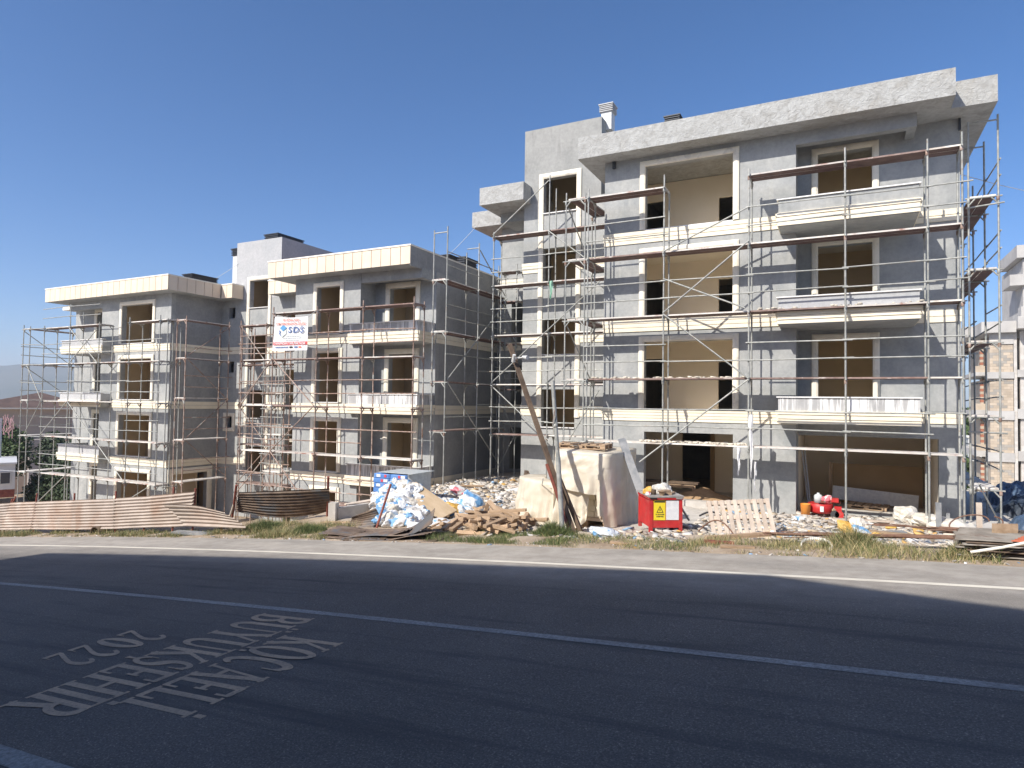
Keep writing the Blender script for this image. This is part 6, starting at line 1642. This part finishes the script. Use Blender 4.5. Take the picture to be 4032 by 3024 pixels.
def blades(name, n, region, hmin, hmax, label, seed, cols, lean=.5, width=.0035):
    g = np.random.default_rng(seed); V = np.zeros((n, 5, 3)); C = np.zeros((n, 5, 3)); F = np.zeros((n, 3), int)
    V = []; Fq = []; Cc = []
    for i in range(n):
        x, y, k = region(g)
        h = (hmin + (hmax - hmin) * g.random() ** 1.7) * k; a = g.uniform(0, 6.28); b = g.uniform(0, 6.28); l = lean * g.random() * h
        dx, dy = math.cos(a) * width * g.uniform(.7, 1.6), math.sin(a) * width; ex, ey = math.cos(b) * l, math.sin(b) * l
        z = gz(x, y) - .01; c = cols[g.integers(len(cols))] * g.uniform(.75, 1.2)
        p = len(V)
        V += [(x - dx, y - dy, z), (x + dx, y + dy, z), (x + dx * .7 + ex * .4, y + dy * .7 + ey * .4, z + h * .6), (x - dx * .7 + ex * .4, y - dy * .7 + ey * .4, z + h * .6),
              (x + ex + dx * .1, y + ey, z + h), (x + ex - dx * .1, y + ey, z + h)]
        Fq += [(p, p + 1, p + 2, p + 3), (p + 3, p + 2, p + 4, p + 5)]; Cc += [c] * 6
    return stuff(name, np.array(V), np.array(Fq), np.array(Cc), 'blades', label, 'grass')
DRY = [np.array(c) for c in ((.42, .33, .16), (.50, .41, .22), (.34, .28, .13), (.22, .22, .09), (.38, .32, .18))]
GRN = [np.array(c) for c in ((.07, .11, .03), (.10, .15, .045), (.14, .17, .06), (.20, .20, .08), (.06, .085, .03))]
def clump(x0, x1, y0, y1, th, k0=.35):
    def f(g):
        while True:
            x, y = g.uniform(x0, x1), y0 + (y1 - y0) * g.random()
            n = mnoise.noise((x * .9, y * 1.4, 5)) + .5 * mnoise.noise((x * 2.7, y * 2.7, 9))
            if n > th - .25 * g.random(): return x, y, k0 + (1 - k0) * min(1, max(0, n - th + .3) * 1.6)
    return f
blades('grass', 7500, clump(-2.6, 2.2, 12.28, 14.0, -.02), .03, .26, 'dry yellow grass on the right part of the verge', 1, DRY + DRY + GRN, 1.5)
blades('grass', 7000, clump(-7.3, -2.4, 12.3, 13.9, .02), .03, .17, 'patchy green and dry grass on the verge below the red machine', 2, GRN + GRN + DRY, 1.3)
blades('grass', 6000, clump(-8.6, -5.2, 12.4, 13.9, .0), .03, .20, 'green grass round the feet of the poles', 3, GRN, 1.3)
blades('grass', 16000, clump(-30, -11.6, 12.28, 13.1, -.02), .05, .24, 'grass strip along the foot of the corrugated fence', 4, GRN + DRY, 1.3)
blades('grass', 7000, clump(-16.3, -11.8, 12.4, 14.2, -.1), .06, .26, 'dry and green grass below the dark propped sheet', 6, GRN + DRY + DRY, 1.4)
def bush(label, cx, cy, r_, h, n, seed, cols):
    n = int(n * 1.6)
    g = np.random.default_rng(seed)
    def f(g2):
        a = g2.uniform(0, 6.28); q = r_ * g2.random() ** .6
        return cx + math.cos(a) * q, cy + math.sin(a) * q * .7, .45 + .75 * (1 - q / r_)
    o = blades('weed_bush', n, f, h * .4, h, label, seed, cols, 1.2, .0045); o['category'] = 'bush'
    del o['kind']
bush('bushy green weed left of the dark propped sheet', -14.9, 13.45, .62, .40, 2600, 11, GRN)
bush('green weed clump at the foot of the steel pole', -5.95, 13.75, .45, .36, 1800, 12, GRN)
bush('green weed right of the dark propped sheet', -13.0, 13.3, .55, .30, 1600, 13, GRN)
bush('tall dry weed tuft in front of the rebar bundle', .15, 13.5, .5, .46, 1100, 14, DRY + GRN)
bush('green and yellow weed tuft at the right end of the verge', 1.75, 12.75, .32, .32, 900, 15, DRY + GRN)

# torn plastic hanging from the scaffold, mortar crumbs on the decks
def rag(label, x, y, z, w, h, seed, mat='white'):
    P = []
    for j in range(13):
        v = j / 12; ww = w * (1 - .75 * v) * (.7 + .5 * abs(mnoise.noise((v * 4, seed, 0))))
        cxx = x + .10 * mnoise.noise((v * 2.2, seed, 2)); P.append([(cxx - ww / 2 + ww * i / 4, y + .05 * math.sin(i * 1.7 + v * 5) + .05 * mnoise.noise((v * 3, i, seed)), z - h * v + .04 * (i % 2) * v) for i in range(5)])
    tag(MB().grid(P).build('plastic_scrap', mat, smooth=True), label, 'plastic scrap', 'torn plastic hanging from the scaffold')
rag('long torn plastic strip hanging on the scaffold pole beside the ground floor pillar', -2.42, 20.40, 2.3, .17, 1.9, 1)
rag('short torn plastic strip hanging below the lowest scaffold deck left of the pole', -2.78, 20.42, 1.30, .14, .85, 2)
rag('ragged plastic tail hanging low on the pole beside the ground floor pillar', -2.3, 20.42, .9, .12, .9, 3)
MAT['greennet'] = M('pale_green_net', (0.25, 0.48, 0.36), (0.35, 0.58, 0.45), 6.0, 0.8)
rag('scrap of pale green net hanging from the tower scaffold deck', -10.35, 23.5, 7.46, .22, .75, 4, 'greennet')
g = np.random.default_rng(8)
def deck_bits(seed, n, x0, x1, y0, y1, z, label):
    g = np.random.default_rng(seed); V = np.zeros((n, 8, 3)); F = []; C = np.zeros((n, 8, 3))
    corners = np.array([(-1, -1, -1), (1, -1, -1), (1, 1, -1), (-1, 1, -1), (-1, -1, 1), (1, -1, 1), (1, 1, 1), (-1, 1, 1)], float)
    F0 = np.array([(0, 3, 2, 1), (4, 5, 6, 7), (0, 1, 5, 4), (1, 2, 6, 5), (2, 3, 7, 6), (3, 0, 4, 7)])
    for i in range(n):
        s = .012 + .03 * g.random() ** 2; sc = np.array([s * 1.6, s, s * .7])
        V[i] = corners * sc * g.uniform(.6, 1.3, (8, 3)) + np.array([g.uniform(x0, x1), g.uniform(y0, y1), z + sc[2]]); F.append(F0 + 8 * i); C[i] = np.array([.66, .60, .50]) * g.uniform(.7, 1.15)
    stuff('mortar_crumbs', V.reshape(-1, 3), np.concatenate(F), C.reshape(-1, 3), 'chips', label, 'crumbs')
deck_bits(1, 260, -5.9, -2.6, 20.5, 21.1, 1.36, 'mortar crumbs on the lowest deck before the left ground floor opening')
deck_bits(2, 120, -7.5, -2.6, 20.5, 21.1, 3.41, 'mortar crumbs on the second deck of the front scaffold')
deck_bits(3, 90, -2.4, 2.0, 20.5, 21.1, 5.45, 'mortar crumbs on the third deck of the front scaffold')
